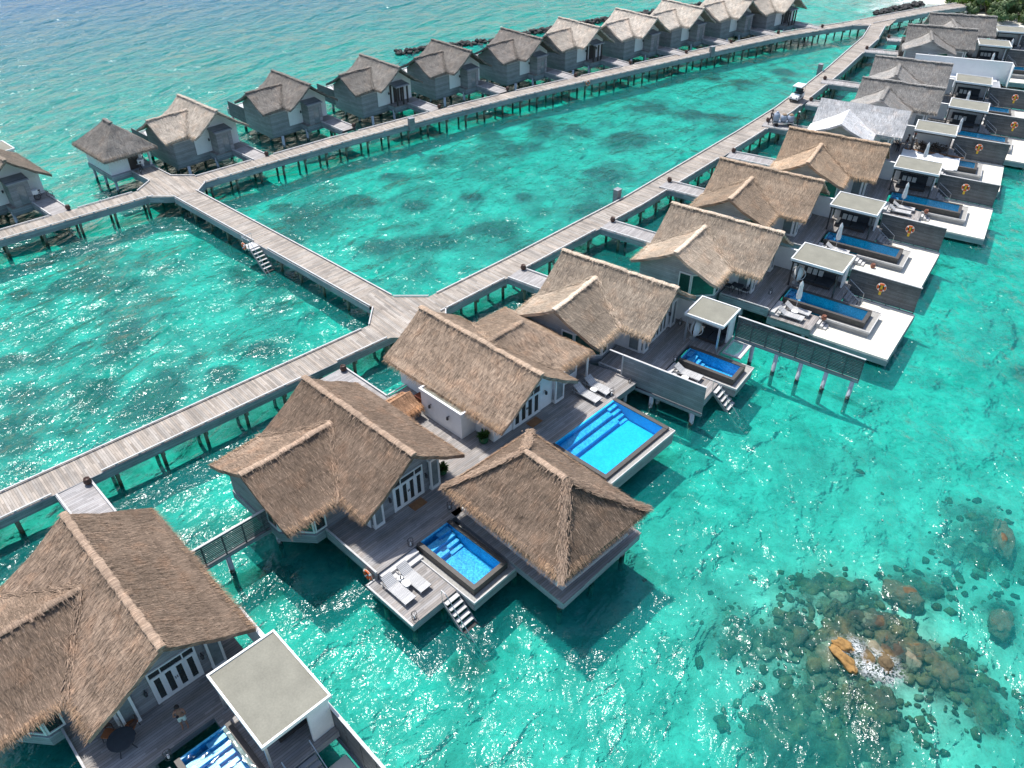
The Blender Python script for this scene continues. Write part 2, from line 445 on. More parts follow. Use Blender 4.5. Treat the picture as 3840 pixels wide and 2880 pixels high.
def ridge_cap(segs, r=.165, seed=3):
    """rolled straw along a ridge, tied every half metre"""
    rnd = random.Random(seed); mb = MB()
    for a, b in segs:
        a, b = Vector(a), Vector(b); L = (b - a).length; d = (b - a) / L
        sd = d.cross(Vector((0, 0, 1))).normalized(); n = max(4, int(L / .28)); pts = []; b0 = len(mb.v); K = 7
        for i in range(n + 1):
            t = i / n; c = a.lerp(b, t) + Vector((0, 0, noise.noise((a + d * L * t) * 1.3) * .09)); w = r * (1.0 + .16 * noise.noise((a + d * L * t) * 2.3)) * (.86 if i % 3 == 0 else 1)
            for k in range(K):
                an = math.pi * (k / (K - 1) * 1.3 - .15)
                mb.v.append(tuple(c + sd * math.cos(an) * w * 1.35 + Vector((0, 0, math.sin(an) * w * .55))))
        for i in range(n):
            for k in range(K - 1):
                mb.f.append([b0 + i * K + k, b0 + i * K + k + 1, b0 + (i + 1) * K + k + 1, b0 + (i + 1) * K + k])
                u0, u1 = i / n * L, (i + 1) / n * L
                mb.uv.append([(u0, k * .1), (u0, (k + 1) * .1), (u1, (k + 1) * .1), (u1, k * .1)])
        for i in (0, n):
            mb.f.append([b0 + i * K + k for k in range(K)]); mb.uv.append([(0, 0)] * K)
        for _ in range(int(L * 26)):
            c = a.lerp(b, rnd.random()); sg = rnd.choice((-1, 1)); q = c + sd * sg * r * rnd.uniform(.6, 1.2) + Vector((0, 0, r * .35))
            e = q + sd * sg * rnd.uniform(.12, .30) + Vector((0, 0, -rnd.uniform(.06, .2))) + d * rnd.gauss(0, .06); w = rnd.uniform(.012, .03)
            mb.add([q - d * w, q + d * w, e + d * w * .3, e - d * w * .3], [(0, 1, 2, 3)], [[(0, 0), (.1, 0), (.1, .3), (0, .3)]])
    return mb

def valley_strip(segs, seed=5, n_m=60):
    rnd = random.Random(seed); mb = MB()
    for a, b, side in segs:
        a, b, side = Vector(a), Vector(b), Vector(side); L = (b - a).length; d = (b - a) / L
        for _ in range(int(L * n_m)):
            t = rnd.random(); c = a.lerp(b, t) + Vector((0, 0, .02 - .10 * math.sin(math.pi * t))) + side * rnd.gauss(0, .13) + Vector((0, 0, rnd.uniform(0.02, .10)))
            e = c + d * rnd.uniform(.2, .45) + side * rnd.gauss(0, .10) + Vector((0, 0, .03)); w = rnd.uniform(.015, .035); sd = d.cross(Vector((0, 0, 1))).normalized()
            mb.add([c - sd * w, c + sd * w, e + sd * w * .3, e - sd * w * .3], [(0, 1, 2, 3)], [[(0, 0), (.1, 0), (.1, .4), (0, .4)]])
    return mb

def cross_gable(vb, half, zr, ze, wc, wh, wz, wu, vr=0.0, sub=1, straws=36, fringe=26):
    """main ridge along x from vb to vr; a lower cross wing towards -y, centred at x = wc"""
    k = (zr - ze) / half; iu = -(zr - wz) / k
    R0, R1 = (vb, 0, zr), (vr, 0, zr); inn = (wc, iu, wz); out = (wc, wu, wz)
    ez = lambda u: zr + k * u
    vrR = (wc + wh, -half, ze); vlL = (max(wc - wh, vb), -half, ze)
    near = [R0, R1, (vr, -half, ze), vrR, inn, vlL]
    ee = [(2, 3)]
    if vlL[0] > vb + .05: near = near + [(vb, -half, ze)]; ee.append((5, 6))
    slopes = [(near, ee), ([R1, R0, (vb, half, ze), (vr, half, ze)], [(2, 3)]),
              ([out, inn, vrR, (wc + wh, wu, ze)], [(2, 3)]), ([inn, out, (wc - wh, wu, ze), (wc - wh, -half, ze)], [(2, 3)])]
    caps = [((vb - .02, 0, zr + .02), (vr + .02, 0, zr + .02)), ((wc, wu - .02, wz + .02), (wc, iu + .1, wz + .02))]
    val = [(inn, vrR, (.75, .65, 0)), (inn, vlL, (.75, -.65, 0))]
    return slopes, caps, val

def add_roof(par, off, slopes, caps, val, color, straws, fringe, seed, mat='thatch', capk=1.42):
    mb, fb = thatch_slopes(slopes, straws, fringe, seed=seed)
    rf = mb.obj('roof', mat, par, off, color=color)
    if fb.v: fb.obj('eave_fringe', 'thatch', rf, off, color=(color[0] * 1.42, color[1] * 1.30, color[2] * 1.15))
    if caps: ridge_cap(caps, seed=seed).obj('ridge_cap', mat, rf, color=tuple(c * capk for c in color), off=off)
    if val: valley_strip(val, seed=seed).obj('valley_thatch', mat, rf, off=off, color=tuple(c * (1 + (capk - 1) * .75) for c in color))
    return rf

# ------------------------------------------------------------------ openings
def french_doors(par, off, v, u0, u1, z0, z1, n=4, trans=.42, sgn=1):
    """white framed glazed doors in a wall facing +x at x = v; each leaf is a part, its glass a sub-part"""
    d = .07 * sgn; zt = z1 - trans if trans else z1
    m = MB(); t = .09
    m.box(v, v + d, u0 - t, u0, z0, z1 + t).box(v, v + d, u1, u1 + t, z0, z1 + t).box(v, v + d * .98, u0, u1, z1, z1 + t)
    if trans:
        m.box(v, v + d * .96, u0, u1, zt - .04, zt + .04)
        for k in (1, n - 1): uu = u0 + (u1 - u0) * k / n; m.box(v, v + d * .94, uu - .03, uu + .03, zt + .04, z1)
    m.obj('door_frame', 'white', par, off)
    if trans: MB().box(v, v + d * .4, u0, u1, zt + .04, z1).obj('transom_light', 'glass', par, off)
    for k in range(n):
        a = u0 + (u1 - u0) * k / n; b = u0 + (u1 - u0) * (k + 1) / n; e = .13; zz = zt - .04 if trans else z1
        L = MB().box(v, v + d * .8, a, a + e, z0, zz).box(v, v + d * .8, b - e, b, z0, zz).box(v, v + d * .78, a + e, b - e, z0, z0 + .24).box(v, v + d * .78, a + e, b - e, zz - .12, zz)
        lf = L.obj('door_leaf', 'white', par, off)
        MB().box(v, v + d * .35, a + e, b - e, z0 + .24, zz - .12).obj('glass', 'glass', lf, off)
        if k in (n // 2 - 1, n // 2):
            h = b - .05 if k == n // 2 - 1 else a + .05
            MB().box(v + d * .8, v + d * 1.5, h - .015, h + .015, z0 + 1.0, z0 + 1.15).obj('handle', 'darkmetal', lf, off)

def wall_lamp(par, off, v, u, z, ax=(1, 0)):
    m = MB(); dx, dy = ax
    m.lathe([(.03, -.14), (.085, -.12), (.095, .06), (.05, .14), (.02, .16)], (v + dx * .16, u + dy * .16, z), 8)
    m.box(v + min(0, dx * .14), v + max(0, dx * .14) + (.04 if dx == 0 else 0), u + min(0, dy * .14), u + max(0, dy * .14) + (.04 if dy == 0 else 0), z + .08, z + .14)
    m.obj('wall_lamp', 'darkmetal', par, off)

def piles(par, off, pts, z0=-3.2, z1=2.2, r=.17, mat='pile', seg=10):
    for v, u in pts:
        MB().tube([(v, u, z0), (v, u, z1)], r, seg).obj('pile', mat, par, off, smooth=True)

def slat_rail(par, off, p0, p1, z, name='edge_rail'):
    """the low timber kerb on blocks that edges every deck and walkway"""
    a, b = Vector((*p0, z)), Vector((*p1, z)); L = (b - a).length; d = (b - a) / L; s = d.cross(Vector((0, 0, 1))); m = MB()
    def bar(c0, c1, w, z0, z1):
        m.prism([tuple((c0 + s * w)[:2]), tuple((c1 + s * w)[:2]), tuple((c1 - s * w)[:2]), tuple((c0 - s * w)[:2])], z + z0, z + z1)
    bar(a, b, .055, .085, .15)
    n = max(1, int(L / 1.5))
    for k in range(n + 1):
        c = a + d * (.08 + (L - .16) * k / n); bar(c - d * .07, c + d * .07, .05, .003, .085)
    return m.obj(name, 'kerb', par, off)

# ------------------------------------------------------------------ plots
FA = Frame(-15.5, 21.0, 44.5); FB1 = Frame(-5.55, 33.54, 46.6); FB2 = Frame(1.95, 41.04, 46.4); FB3 = Frame(2.81, 31.68, 44.2)
FC = [Frame(12.4, 51.68, 54), Frame(22.64, 60.5, 55), Frame(29.18, 70.91, 56.6), Frame(38.6, 79.83, 60), Frame(45.0, 90.5, 62),
      Frame(52.2, 98.3, 61), Frame(57.3, 108.0, 64), Frame(68.3, 125.0, 70), Frame(74.6, 132.4, 74)]
FX = Frame(62.6, 116.6, 67)          # the plot being rebuilt
O0 = (0, 0, 0)
NTH = ['first', 'second', 'third', 'fourth', 'fifth', 'sixth', 'seventh', 'eighth', 'ninth']
BROWN = (.232, .168, .122); TAN = (.335, .255, .185); GREYTAN = (.345, .28, .215); GREY = (.25, .235, .215); PALE = (.40, .355, .30)
DARKG = (.155, .142, .128)

def villa_walls(par, off, vb, front, wc, wh, wu, apex=7.15, wa=6.42, side=5.3, mat='wall_timber', wmat='wall_timber', timber_front=True):
    """main body with gabled front at x = front, wing with a gable at y = wu and a chamfered bay corner"""
    w = MB(); z0 = 2.62
    w.xprism([(-2.65, z0), (2.65, z0), (2.65, side), (0, apex), (-2.65, side)], vb + .6, front)
    w.obj('wall', mat, par, off)
    g = MB(); a, b = wc - wh + .6, wc + wh - .6
    foot = [(a, -2.648), (a, wu), (b - 1.9, wu), (b - .25, wu + 1.35), (b - .25, -2.648)]
    g.prism(foot, 2.62, 4.97)
    g.yprism([(a, 4.975), (b, 4.975), (wc, wa)], wu + .0, -2.646)
    g.obj('wing_wall', wmat, par, off)
    sk = MB(); sk.prism([(a - .05, -2.6), (a - .05, wu - .08), (b - 1.85, wu - .08), (b - .18, wu + 1.30), (b - .18, -2.6)], 1.95, 2.615).obj('base_skirt', 'fascia', par, off)
    return a, b

def bay_window(par, off, b, wu, mat='green_glass'):
    """corner bay: a sheet of glass on the chamfer and one on each side of it, in white frames"""
    p = [(b - 3.0, wu), (b - 1.9, wu), (b - .25, wu + 1.35), (b - .25, wu + 2.15)]
    gl = MB(); fr = MB()
    for i in range(3):
        a, c = Vector((*p[i], 0)), Vector((*p[i + 1], 0)); d = (c - a).normalized(); n = Vector((d.y, -d.x, 0)); 
        o = n * .05; q = [a, c, c + o, a + o]
        gl.prism([tuple(x[:2]) for x in (a, c, c + n * .03, a + n * .03)], 2.9, 4.75)
        for x in (a, c - d * .09):
            fr.prism([tuple(y[:2]) for y in (x, x + d * .09, x + d * .09 + n * .085, x + n * .085)], 2.79, 4.85)
        a2, c2 = a + d * .09, c - d * .09
        for zz in (2.79, 4.75): fr.prism([tuple(y[:2]) for y in (a2, c2, c2 + n * .08, a2 + n * .08)], zz, zz + .10)
    f = fr.obj('bay_window', 'white', par, off); gl.obj('glass', mat, f, off)

def corner_window(par, off, v, u, s=1):
    """white corner pilaster with a tall curtained pane on each side, standing proud of the front wall"""
    m = MB(); a, b = u, u + .75 * s
    m.box(v - .9, v + .42, a, b, 2.62, 2.84).box(v - .9, v + .42, a, b, 4.92, 5.1)
    m.box(v + .28, v + .42, a, a + .12 * s, 2.84, 4.92).box(v + .28, v + .42, b - .12 * s, b, 2.84, 4.92).box(v - .9, v - .76, b - .12 * s, b, 2.84, 4.92)
    f = m.obj('corner_window', 'white', par, off)
    MB().box(v + .30, v + .36, a + .12 * s, b - .12 * s, 2.84, 4.92).box(v - .76, v + .28, b - .09 * s, b - .04 * s, 2.84, 4.92).obj('glass', 'pane', f, off)

def right_villa(fr, label, group, L=10.3, half=3.75, wu=-7.0, wc=-6.48, wh=3.93, color=TAN, straws=36, fringe=26, seed=1, zr=7.5, ze=4.95, wz=6.75, kind=0, mat='thatch', capk=1.38):
    r = thing('thatched_villa', fr, (0, 0, 0), label, 'villa', group); off = O0
    sl, cap, val = cross_gable(-L, half, zr, ze, wc, wh, wz, wu)
    if mat == 'battens':
        add_roof(r, off, sl, [], [], color, 3, 4, seed)
    else:
        add_roof(r, off, sl, cap, val, color, straws, fringe, seed, capk=capk)
    dz = zr - 7.5
    a, b = villa_walls(r, off, -L, -1.25, wc, wh, wu + .75, 7.15 + dz, wz - .33, 5.3 if ze < 5.1 else 5.25, wmat='wall_timber' if kind else 'pale_wall', mat='wall_timber' if kind else 'stucco')
    bay_window(r, off, b, wu + .75, 'green_glass' if kind == 0 else 'glass')
    french_doors(r, off, -1.25, -.85, 1.35, 2.62, 4.95 if kind else 4.7)
    corner_window(r, off, -1.40, 1.86); corner_window(r, off, -1.40, -1.86, -1)
    wall_lamp(r, off, -1.23, 1.6, 4.0); wall_lamp(r, off, -1.23, -1.25, 4.0)
    # white wall of the porch between wing and front, with a sliding window
    MB().box(-3.45, -1.3, -2.72, -2.66, 2.62, 4.95).obj('porch_wall', 'stucco', r, off)
    f = MB().box(-2.3, -1.35, -2.80, -2.725, 2.75, 2.83).box(-2.3, -1.35, -2.80, -2.725, 4.6, 4.68).box(-2.3, -2.22, -2.80, -2.725, 2.83, 4.6).box(-1.43, -1.35, -2.80, -2.725, 2.83, 4.6).obj('window_frame', 'white', r, off)
    MB().box(-2.22, -1.43, -2.76, -2.728, 2.83, 4.6).obj('glass', 'pane', f, off)
    # bathroom / entrance side towards the walkway
    MB().box(-L - .1, -L + .55, .2, 2.6, 2.62, 4.9).obj('entry_wall', 'dark_timber', r, off)
    return r

def grid_piles(v0, v1, u0, u1, nv, nu):
    return [(v0 + (v1 - v0) * i / (nv - 1), u0 + (u1 - u0) * j / (nu - 1)) for i in range(nv) for j in range(nu)]

def deck_slab(par, off, poly, z, name='deck_boards', thick=.06, beam=.42, mat='deck', fascia=True):
    MB().prism(poly, z - thick, z).obj(name, mat, par, off)
    if fascia:
        c = Vector((sum(p[0] for p in poly) / len(poly), sum(p[1] for p in poly) / len(poly)))
        q = [tuple(Vector(p) - (Vector(p) - c).normalized() * .05) for p in poly]
        MB().prism(q, z - thick - beam, z - thick - .002).obj('fascia', 'fascia', par, off)

def pool(fr, label, group, v0, v1, u0, u1, box=None, depth=1.0, steps='v', big=False, zc=2.68, zb=1.5, ztop=2.15, near_full=None, coping=.28, name='swimming_pool', tilemat=None):
    """basin with tiled floor, dark coping, steps at the low-x end and a water surface; box = ledge (v0,v1,u0,u1)"""
    r = thing(name, fr, (v0, u0, 0), label, 'swimming pool', group); off = (v0, u0, 0)
    t = .12; tile = tilemat or ('tile_big' if big else 'tile')
    b = MB(); zf = zc - depth
    b.box(v0 - t, v1 + t, u0 - t, u1 + t, zf - .15, zf)
    for x in ((v0 - t, v0, u0 - t, u1 + t), (v1, v1 + t, u0 - t, u1 + t), (v0, v1, u0 - t, u0), (v0, v1, u1, u1 + t)): b.box(*x, zf, zc - .06)
    b.obj('basin', tile, r, off)
    st = MB(); n = 4; w = .34
    if big:
        for k in range(2): st.box(v0 + k * .62, v0 + (k + 1) * .62, u0 + .02, u1 - .9, zf, zc - .40 - .28 * k)
        for k in range(4): st.box(v0 + k * w, v0 + (k + 1) * w, u1 - .9, u1 - .02, zf, zc - .25 - .22 * k)
    else:
        um = u0 + (u1 - u0) * .52
        for k in range(4): st.box(v0 + k * w, v0 + (k + 1) * w, um, u1 - .06, zf, zc - .24 - .22 * k)
        for k in range(2): st.box(v0 + .2 + k * w * 1.5, v0 + .2 + (k + 1) * w * 1.5, u0 + .04, um, zf, zc - .38 - .28 * k)
    st.obj('pool_steps', 'tile_step' if not big else 'tile_big_step', r, off)
    c = MB(); o = coping
    c.box(v0 - .12, v1 + o, u0 - o, u0 - .001, zc - .5, zc).box(v0 - .12, v1 + o, u1 + .001, u1 + o, zc - .5, zc)
    c.box(v1 + .001, v1 + o, u0, u1, zc - .5, zc - .03); c.box(v0 - .12, v0 - .001, u0, u1, zc - .5, zc - .07)
    c.obj('coping', 'stone', r, off)
    MB().add([(v0, u0, zc - .05), (v1, u0, zc - .05), (v1, u1, zc - .05), (v0, u1, zc - .05)], [(0, 1, 2, 3)]).obj('pool_water', 'poolwater', r, off)
    if box:
        a, bb, cc, d = box; bx = MB(); zt = ztop - .06; i0, i1, j0, j1 = v0 - t - .003, v1 + t + .003, u0 - t - .003, u1 + t + .003
        a_ = min(a, i0); bx.box(i1, bb, cc, d, zb, zt).box(a, i1 - .001, cc, j0, zb, zt).box(a, i1 - .001, j1, d, zb, zt); bx.obj('pool_box', 'wall_timber', r, off)
        MB().box(a, bb - .01, cc + .01, d - .01, zf - .30, zf - .153).obj('pool_base', 'fascia', r, off)
        g = MB(); g.box(a, v1 + o, cc, u0 - o - .002, ztop - .058, ztop).box(v1 + o + .002, bb, cc, d, ztop - .058, ztop).box(a, v1 + o, u1 + o + .002, d, ztop - .058, ztop)
        g.obj('overflow_ledge', 'gravel', r, off)
        e = MB(); e.box(bb + .002, bb + .07, cc - .07, d + .07, ztop - .12, ztop + .05).box(a, bb, cc - .07, cc - .002, ztop - .12, ztop + .05).box(a, bb, d + .002, d + .07, ztop - .12, ztop + .05)
        e.obj('ledge_trim', 'kerb', r, off)
    return r

def cabana(fr, label, group, v0, v1, u0, u1, zroof=5.2, dark=True, wall=True):
    """open pavilion: flat felt roof with a white rim on posts, white walls behind, timber floor step"""
    r = thing('flat_roof_cabana', fr, (v0, u0, 2.6), label, 'cabana', group); off = (v0, u0, 2.6)
    MB().box(v0 + .1, v1 - .1, u0 + .1, u1 - .1, zroof - .08, zroof - .012).obj('roof_felt', 'felt', r, off)
    m = MB(); t = .10
    m.box(v0, v1, u0, u0 + t, zroof - .16, zroof + .05).box(v0, v1, u1 - t, u1, zroof - .16, zroof + .05).box(v0, v0 + t, u0 + t, u1 - t, zroof - .16, zroof + .05).box(v1 - t, v1, u0 + t, u1 - t, zroof - .16, zroof + .05)
    m.obj('roof_rim', 'white', r, off)
    pm = 'dark_timber' if dark else 'metal'
    MB().box(v0 + .12, v1 - .12, u0 + .14, u0 + .28, zroof - .36, zroof - .165).obj('beam', pm, r, off)
    MB().box(v0 + .12, v1 - .12, u0 + .30, u1 - .15, zroof - .22, zroof - .09).obj('ceiling', 'dark_timber', r, off)
    for v in (v0 + .18, v1 - .42):
        MB().box(v, v + .13, u0 + .15, u0 + .28, 2.62, zroof - .362).obj('post', pm, r, off)
    if wall:
        MB().box(v0 + .05, v1 - .2, u1 - .28, u1 - .14, 2.62, zroof - .22).obj('back_wall', 'stucco', r, off)
        MB().box(v1 - .34, v1 - .205, u1 - 1.25, u1 - .282, 2.62, zroof - .22).obj('side_wall', 'stucco', r, off)
    return r

def daybed(fr, label, group, v0, v1, u0, u1, zf=2.62, pillows=True):
    r = thing('daybed', fr, (v0, u0, zf), label, 'daybed', group); off = (v0, u0, zf)
    MB().box(v0, v1, u0, u1, zf + .02, zf + .24).obj('bed_frame', 'dark_timber', r, off)
    m = MB(); n = 2
    for k in range(n):
        a = v0 + (v1 - v0) * k / n + .03; b = v0 + (v1 - v0) * (k + 1) / n - .02
        m.box(a, b, u0 + .04, u1 - .42, zf + .245, zf + .42)
    m.obj('seat_cushion', 'cushion', r, off)
    MB().xprism([(u1 - .40, zf + .245), (u1 - .04, zf + .245), (u1 - .02, zf + 1.1), (u1 - .2, zf + 1.1)], v0 + .03, v1 - .03).obj('back_cushion', 'cushion', r, off)
    if pillows:
        for k in range(3):
            v = v0 + .35 + k * .5
            MB().xprism([(u1 - .62, zf + .43), (u1 - .48, zf + .43), (u1 - .30, zf + .86), (u1 - .44, zf + .88)], v, v + .38).obj('pillow', 'pale_cloth', r, off)
    return r

def lounger(fr, v, u, z, label, group, back=.55, mat='lounger'):
    """slatted sun lounger, foot end towards +x, back raised"""
    r = thing('sun_lounger', fr, (v, u, z), label, 'sun lounger', group); off = (v, u, z); w = .34; h = .33
    MB().box(v - .3, v + 1.2, u - w, u + w, z + h - .05, z + h).obj('seat', mat, r, off)
    c, s = math.cos(back), math.sin(back)
    MB().yprism([(v - .3, z + h - .05), (v - .3, z + h), (v - .3 - .72 * c, z + h + .72 * s), (v - .3 - .72 * c - .05 * s, z + h + .72 * s - .05 * c)], u - w, u + w).obj('backrest', mat, r, off)
    m = MB().box(v - .95, v + 1.2, u - w - .045, u - w - .002, z + h - .09, z + h - .01).box(v - .95, v + 1.2, u + w + .002, u + w + .045, z + h - .09, z + h - .01)
    m.obj('frame', 'lounger', r, off)
    MB().tube([(v - .80, u - w + .04, z + h - .05), (v - .78, u - w + .04, z + h + .30)], .018, 5).tube([(v - .80, u + w - .04, z + h - .05), (v - .78, u + w - .04, z + h + .30)], .018, 5).obj('back_prop', 'lounger', r, off)
    for a in (v - .85, v + 1.02):
        for b in (u - w, u + w - .06): MB().box(a, a + .06, b, b + .06, z, z + h - .092).obj('leg', 'lounger', r, off)
    return r

def side_table(fr, v, u, z, label, group=None):
    r = thing('side_table', fr, (v, u, z), label, 'side table', group); off = (v, u, z)
    m = MB(); n = 16
    m.prism([(v + .27 * math.copysign(abs(math.cos(t)) ** .7, math.cos(t)), u + .2 * math.copysign(abs(math.sin(t)) ** .7, math.sin(t))) for t in (2 * math.pi * k / n for k in range(n))], z + .36, z + .41)
    m.obj('table_top', 'white', r, off)
    MB().lathe([(.15, 0), (.15, .02), (.03, .04), (.03, .36)], (v, u, z), 10).obj('pedestal', 'white', r, off)
    return r

def parasol(fr, v, u, z, label, group):
    r = thing('closed_parasol', fr, (v, u, z), label, 'parasol', group); off = (v, u, z)
    MB().lathe([(.30, 0), (.30, .07), (.10, .10), (.05, .16)], (v, u, z), 14).obj('base', 'white', r, off)
    MB().tube([(v, u, z + .1), (v, u, z + 2.75)], .025, 8).obj('pole', 'metal', r, off)
    m = MB(); b0 = 0; n = 16; rings = [(.07, 1.02), (.16, 1.05), (.19, 1.35), (.17, 1.7), (.13, 2.15), (.15, 2.3), (.13, 2.45), (.07, 2.62), (.03, 2.74)]
    for rr, h in rings:
        for k in range(n):
            q = rr * (1 + (.22 if k % 2 else -.12)); t = 2 * math.pi * k / n + h * .35
            m.v.append((v + q * math.cos(t), u + q * math.sin(t), z + h))
    for i in range(len(rings) - 1):
        for k in range(n):
            m.f.append([i * n + k, i * n + (k + 1) % n, (i + 1) * n + (k + 1) % n, (i + 1) * n + k]); m.uv.append(None)
    m.f.append([(len(rings) - 1) * n + k for k in range(n)]); m.uv.append(None)
    m.obj('folded_canopy', 'canvas', r, off)
    return r

def lifebuoy(fr, v, u, z, label, group, axis='y', stand=True):
    r = thing('lifebuoy', fr, (v, u, z), label, 'lifebuoy', group); off = (v, u, z)
    MB().torus((v, u, z), .30, .075, axis, 24, 8).obj('ring', 'orange', r, off, smooth=True)
    m = MB()
    for k in range(4):
        a = math.pi / 4 + k * math.pi / 2; m.torus((v, u, z), .30, .082, axis, 3, 8, a - .16, a + .16)
    m.obj('band', 'canvas', r, off)
    g = MB().torus((v, u, z), .40, .016, axis, 20, 5); g.obj('grab_rope', 'rope', r, off)
    if stand:
        d = (lambda a, b: (v + a, u, z + b)) if axis == 'y' else (lambda a, b: (v, u + a, z + b))
        k = (0, .09) if axis == 'y' else (.09, 0)
        MB().box(v - .10, v + .10, u + .02, u + .09, z - .75, z + .18).obj('holder', 'yellow', r, off)
    return r

def lantern(fr, v, u, z, label, group='wire lanterns on the decks', s=1.0):
    r = thing('lantern', fr, (v, u, z), label, 'lantern', group); off = (v, u, z); m = MB()
    for h, rr in ((.02, .13), (.40, .15)): m.torus((v, u, z + h * s), rr * s, .014, 'z', 14, 5)
    for k in range(8):
        t = 2 * math.pi * k / 8
        m.tube([(v + .13 * s * math.cos(t), u + .13 * s * math.sin(t), z + .02), (v + .17 * s * math.cos(t), u + .17 * s * math.sin(t), z + .2 * s), (v + .15 * s * math.cos(t), u + .15 * s * math.sin(t), z + .40 * s)], .009, 4)
    m.obj('cage', 'darkmetal', r, off)
    MB().torus((v, u, z + .44 * s), .16 * s, .012, 'x', 12, 5, 0, math.pi).obj('handle', 'darkmetal', r, off)
    MB().lathe([(.05 * s, 0), (.05 * s, .20 * s), (.01, .215 * s)], (v, u, z + .01), 10).obj('candle', 'canvas', r, off)
    return r

def urn(fr, v, u, z, label, group='round brown urns at the villa bridges', s=1.0, mat='clay'):
    o = MB().lathe([(.10, 0), (.19, .06), (.25, .18), (.25, .30), (.19, .40), (.17, .43), (.20, .46), (.17, .46), (.14, .40), (.05, .36)], (0, 0, 0), 14).obj('urn', mat, None, O0, smooth=True)
    o.scale = (s, s, s); o.location = fr.w(v, u, z); BASE[o.name] = ((v, u, z), 0)
    return tag(o, label, 'urn', group)

def water_stairs(fr, v, u0, u1, z0, run, drop, label, n=10, group='timber stairs down into the lagoon'):
    r = thing('water_stairs', fr, (v, u0, z0), label, 'stairs', group); off = (v, u0, z0)
    sl = drop / run
    for u in (u0, u1 - .07):
        MB().yprism([(v, z0 - .02), (v, z0 - .28), (v + run, z0 - drop - .28), (v + run, z0 - drop - .02)], u, u + .07).obj('stringer', 'wall_timber', r, off)
    for k in range(n):
        x = v + run * (k + .55) / n; z = z0 - drop * (k + .55) / n
        MB().box(x - .12, x + .14, u0 + .072, u1 - .072, z - .02, z + .025).obj('tread', 'kerb' if z > .9 else 'rockdark', r, off)
    m = MB(); u = u0 + .03
    m.tube([(v - .05, u, z0), (v - .05, u, z0 + .95), (v + .25, u, z0 + .9), (v + run * .8, u, z0 - drop * .8 + .72), (v + run * .8, u, z0 - drop * .8)], .026, 6)
    m.tube([(v + run * .4, u, z0 - drop * .4), (v + run * .4, u, z0 - drop * .4 + .82)], .022, 6)
    m.obj('handrail', 'metal', r, off)
    return r

def screen(fr, label, group, u, v0, v1, z0, z1, pts=0, mat='screen_timber', name='screen_fence', posts=True, open_slats=False):
    """timber screen along x at y = u: slatted panels between posts, a pale top rail, sill beam and piles under it"""
    r = thing(name, fr, (v0, u, z0), label, 'fence', group); off = (v0, u, z0)
    n = max(2, round((v1 - v0) / 1.25))
    sp = MB()
    if open_slats:
        k = int((z1 - z0 - .2) / .125)
        for i in range(k): zz = z0 + .10 + (z1 - z0 - .2) * i / k; sp.box(v0, v1, u - .012, u + .012, zz, zz + .088)
    else: sp.box(v0, v1, u - .025, u + .025, z0 + .1, z1 - .06)
    sp.obj('slat_panel', mat, r, off)
    if posts:
        for k in range(n + 1):
            v = v0 + .04 + (v1 - v0 - .08) * k / n
            MB().box(v - .035, v + .035, u - .055, u + .055, z0, z1 - .062).obj('post', mat, r, off)
    MB().box(v0 - .02, v1 + .02, u - .075, u + .075, z1 - .058, z1).obj('top_rail', 'kerb', r, off)
    MB().box(v0, v1, u - .09, u + .09, z0 - .25, z0 - .002).obj('sill_beam', 'fascia', r, off)
    piles(r, off, [(v0 + (v1 - v0) * (k + .8) / (pts + .0) if pts else 0, u) for k in range(pts)] if pts else [], z1=z0 - .252, r=.16)
    return r

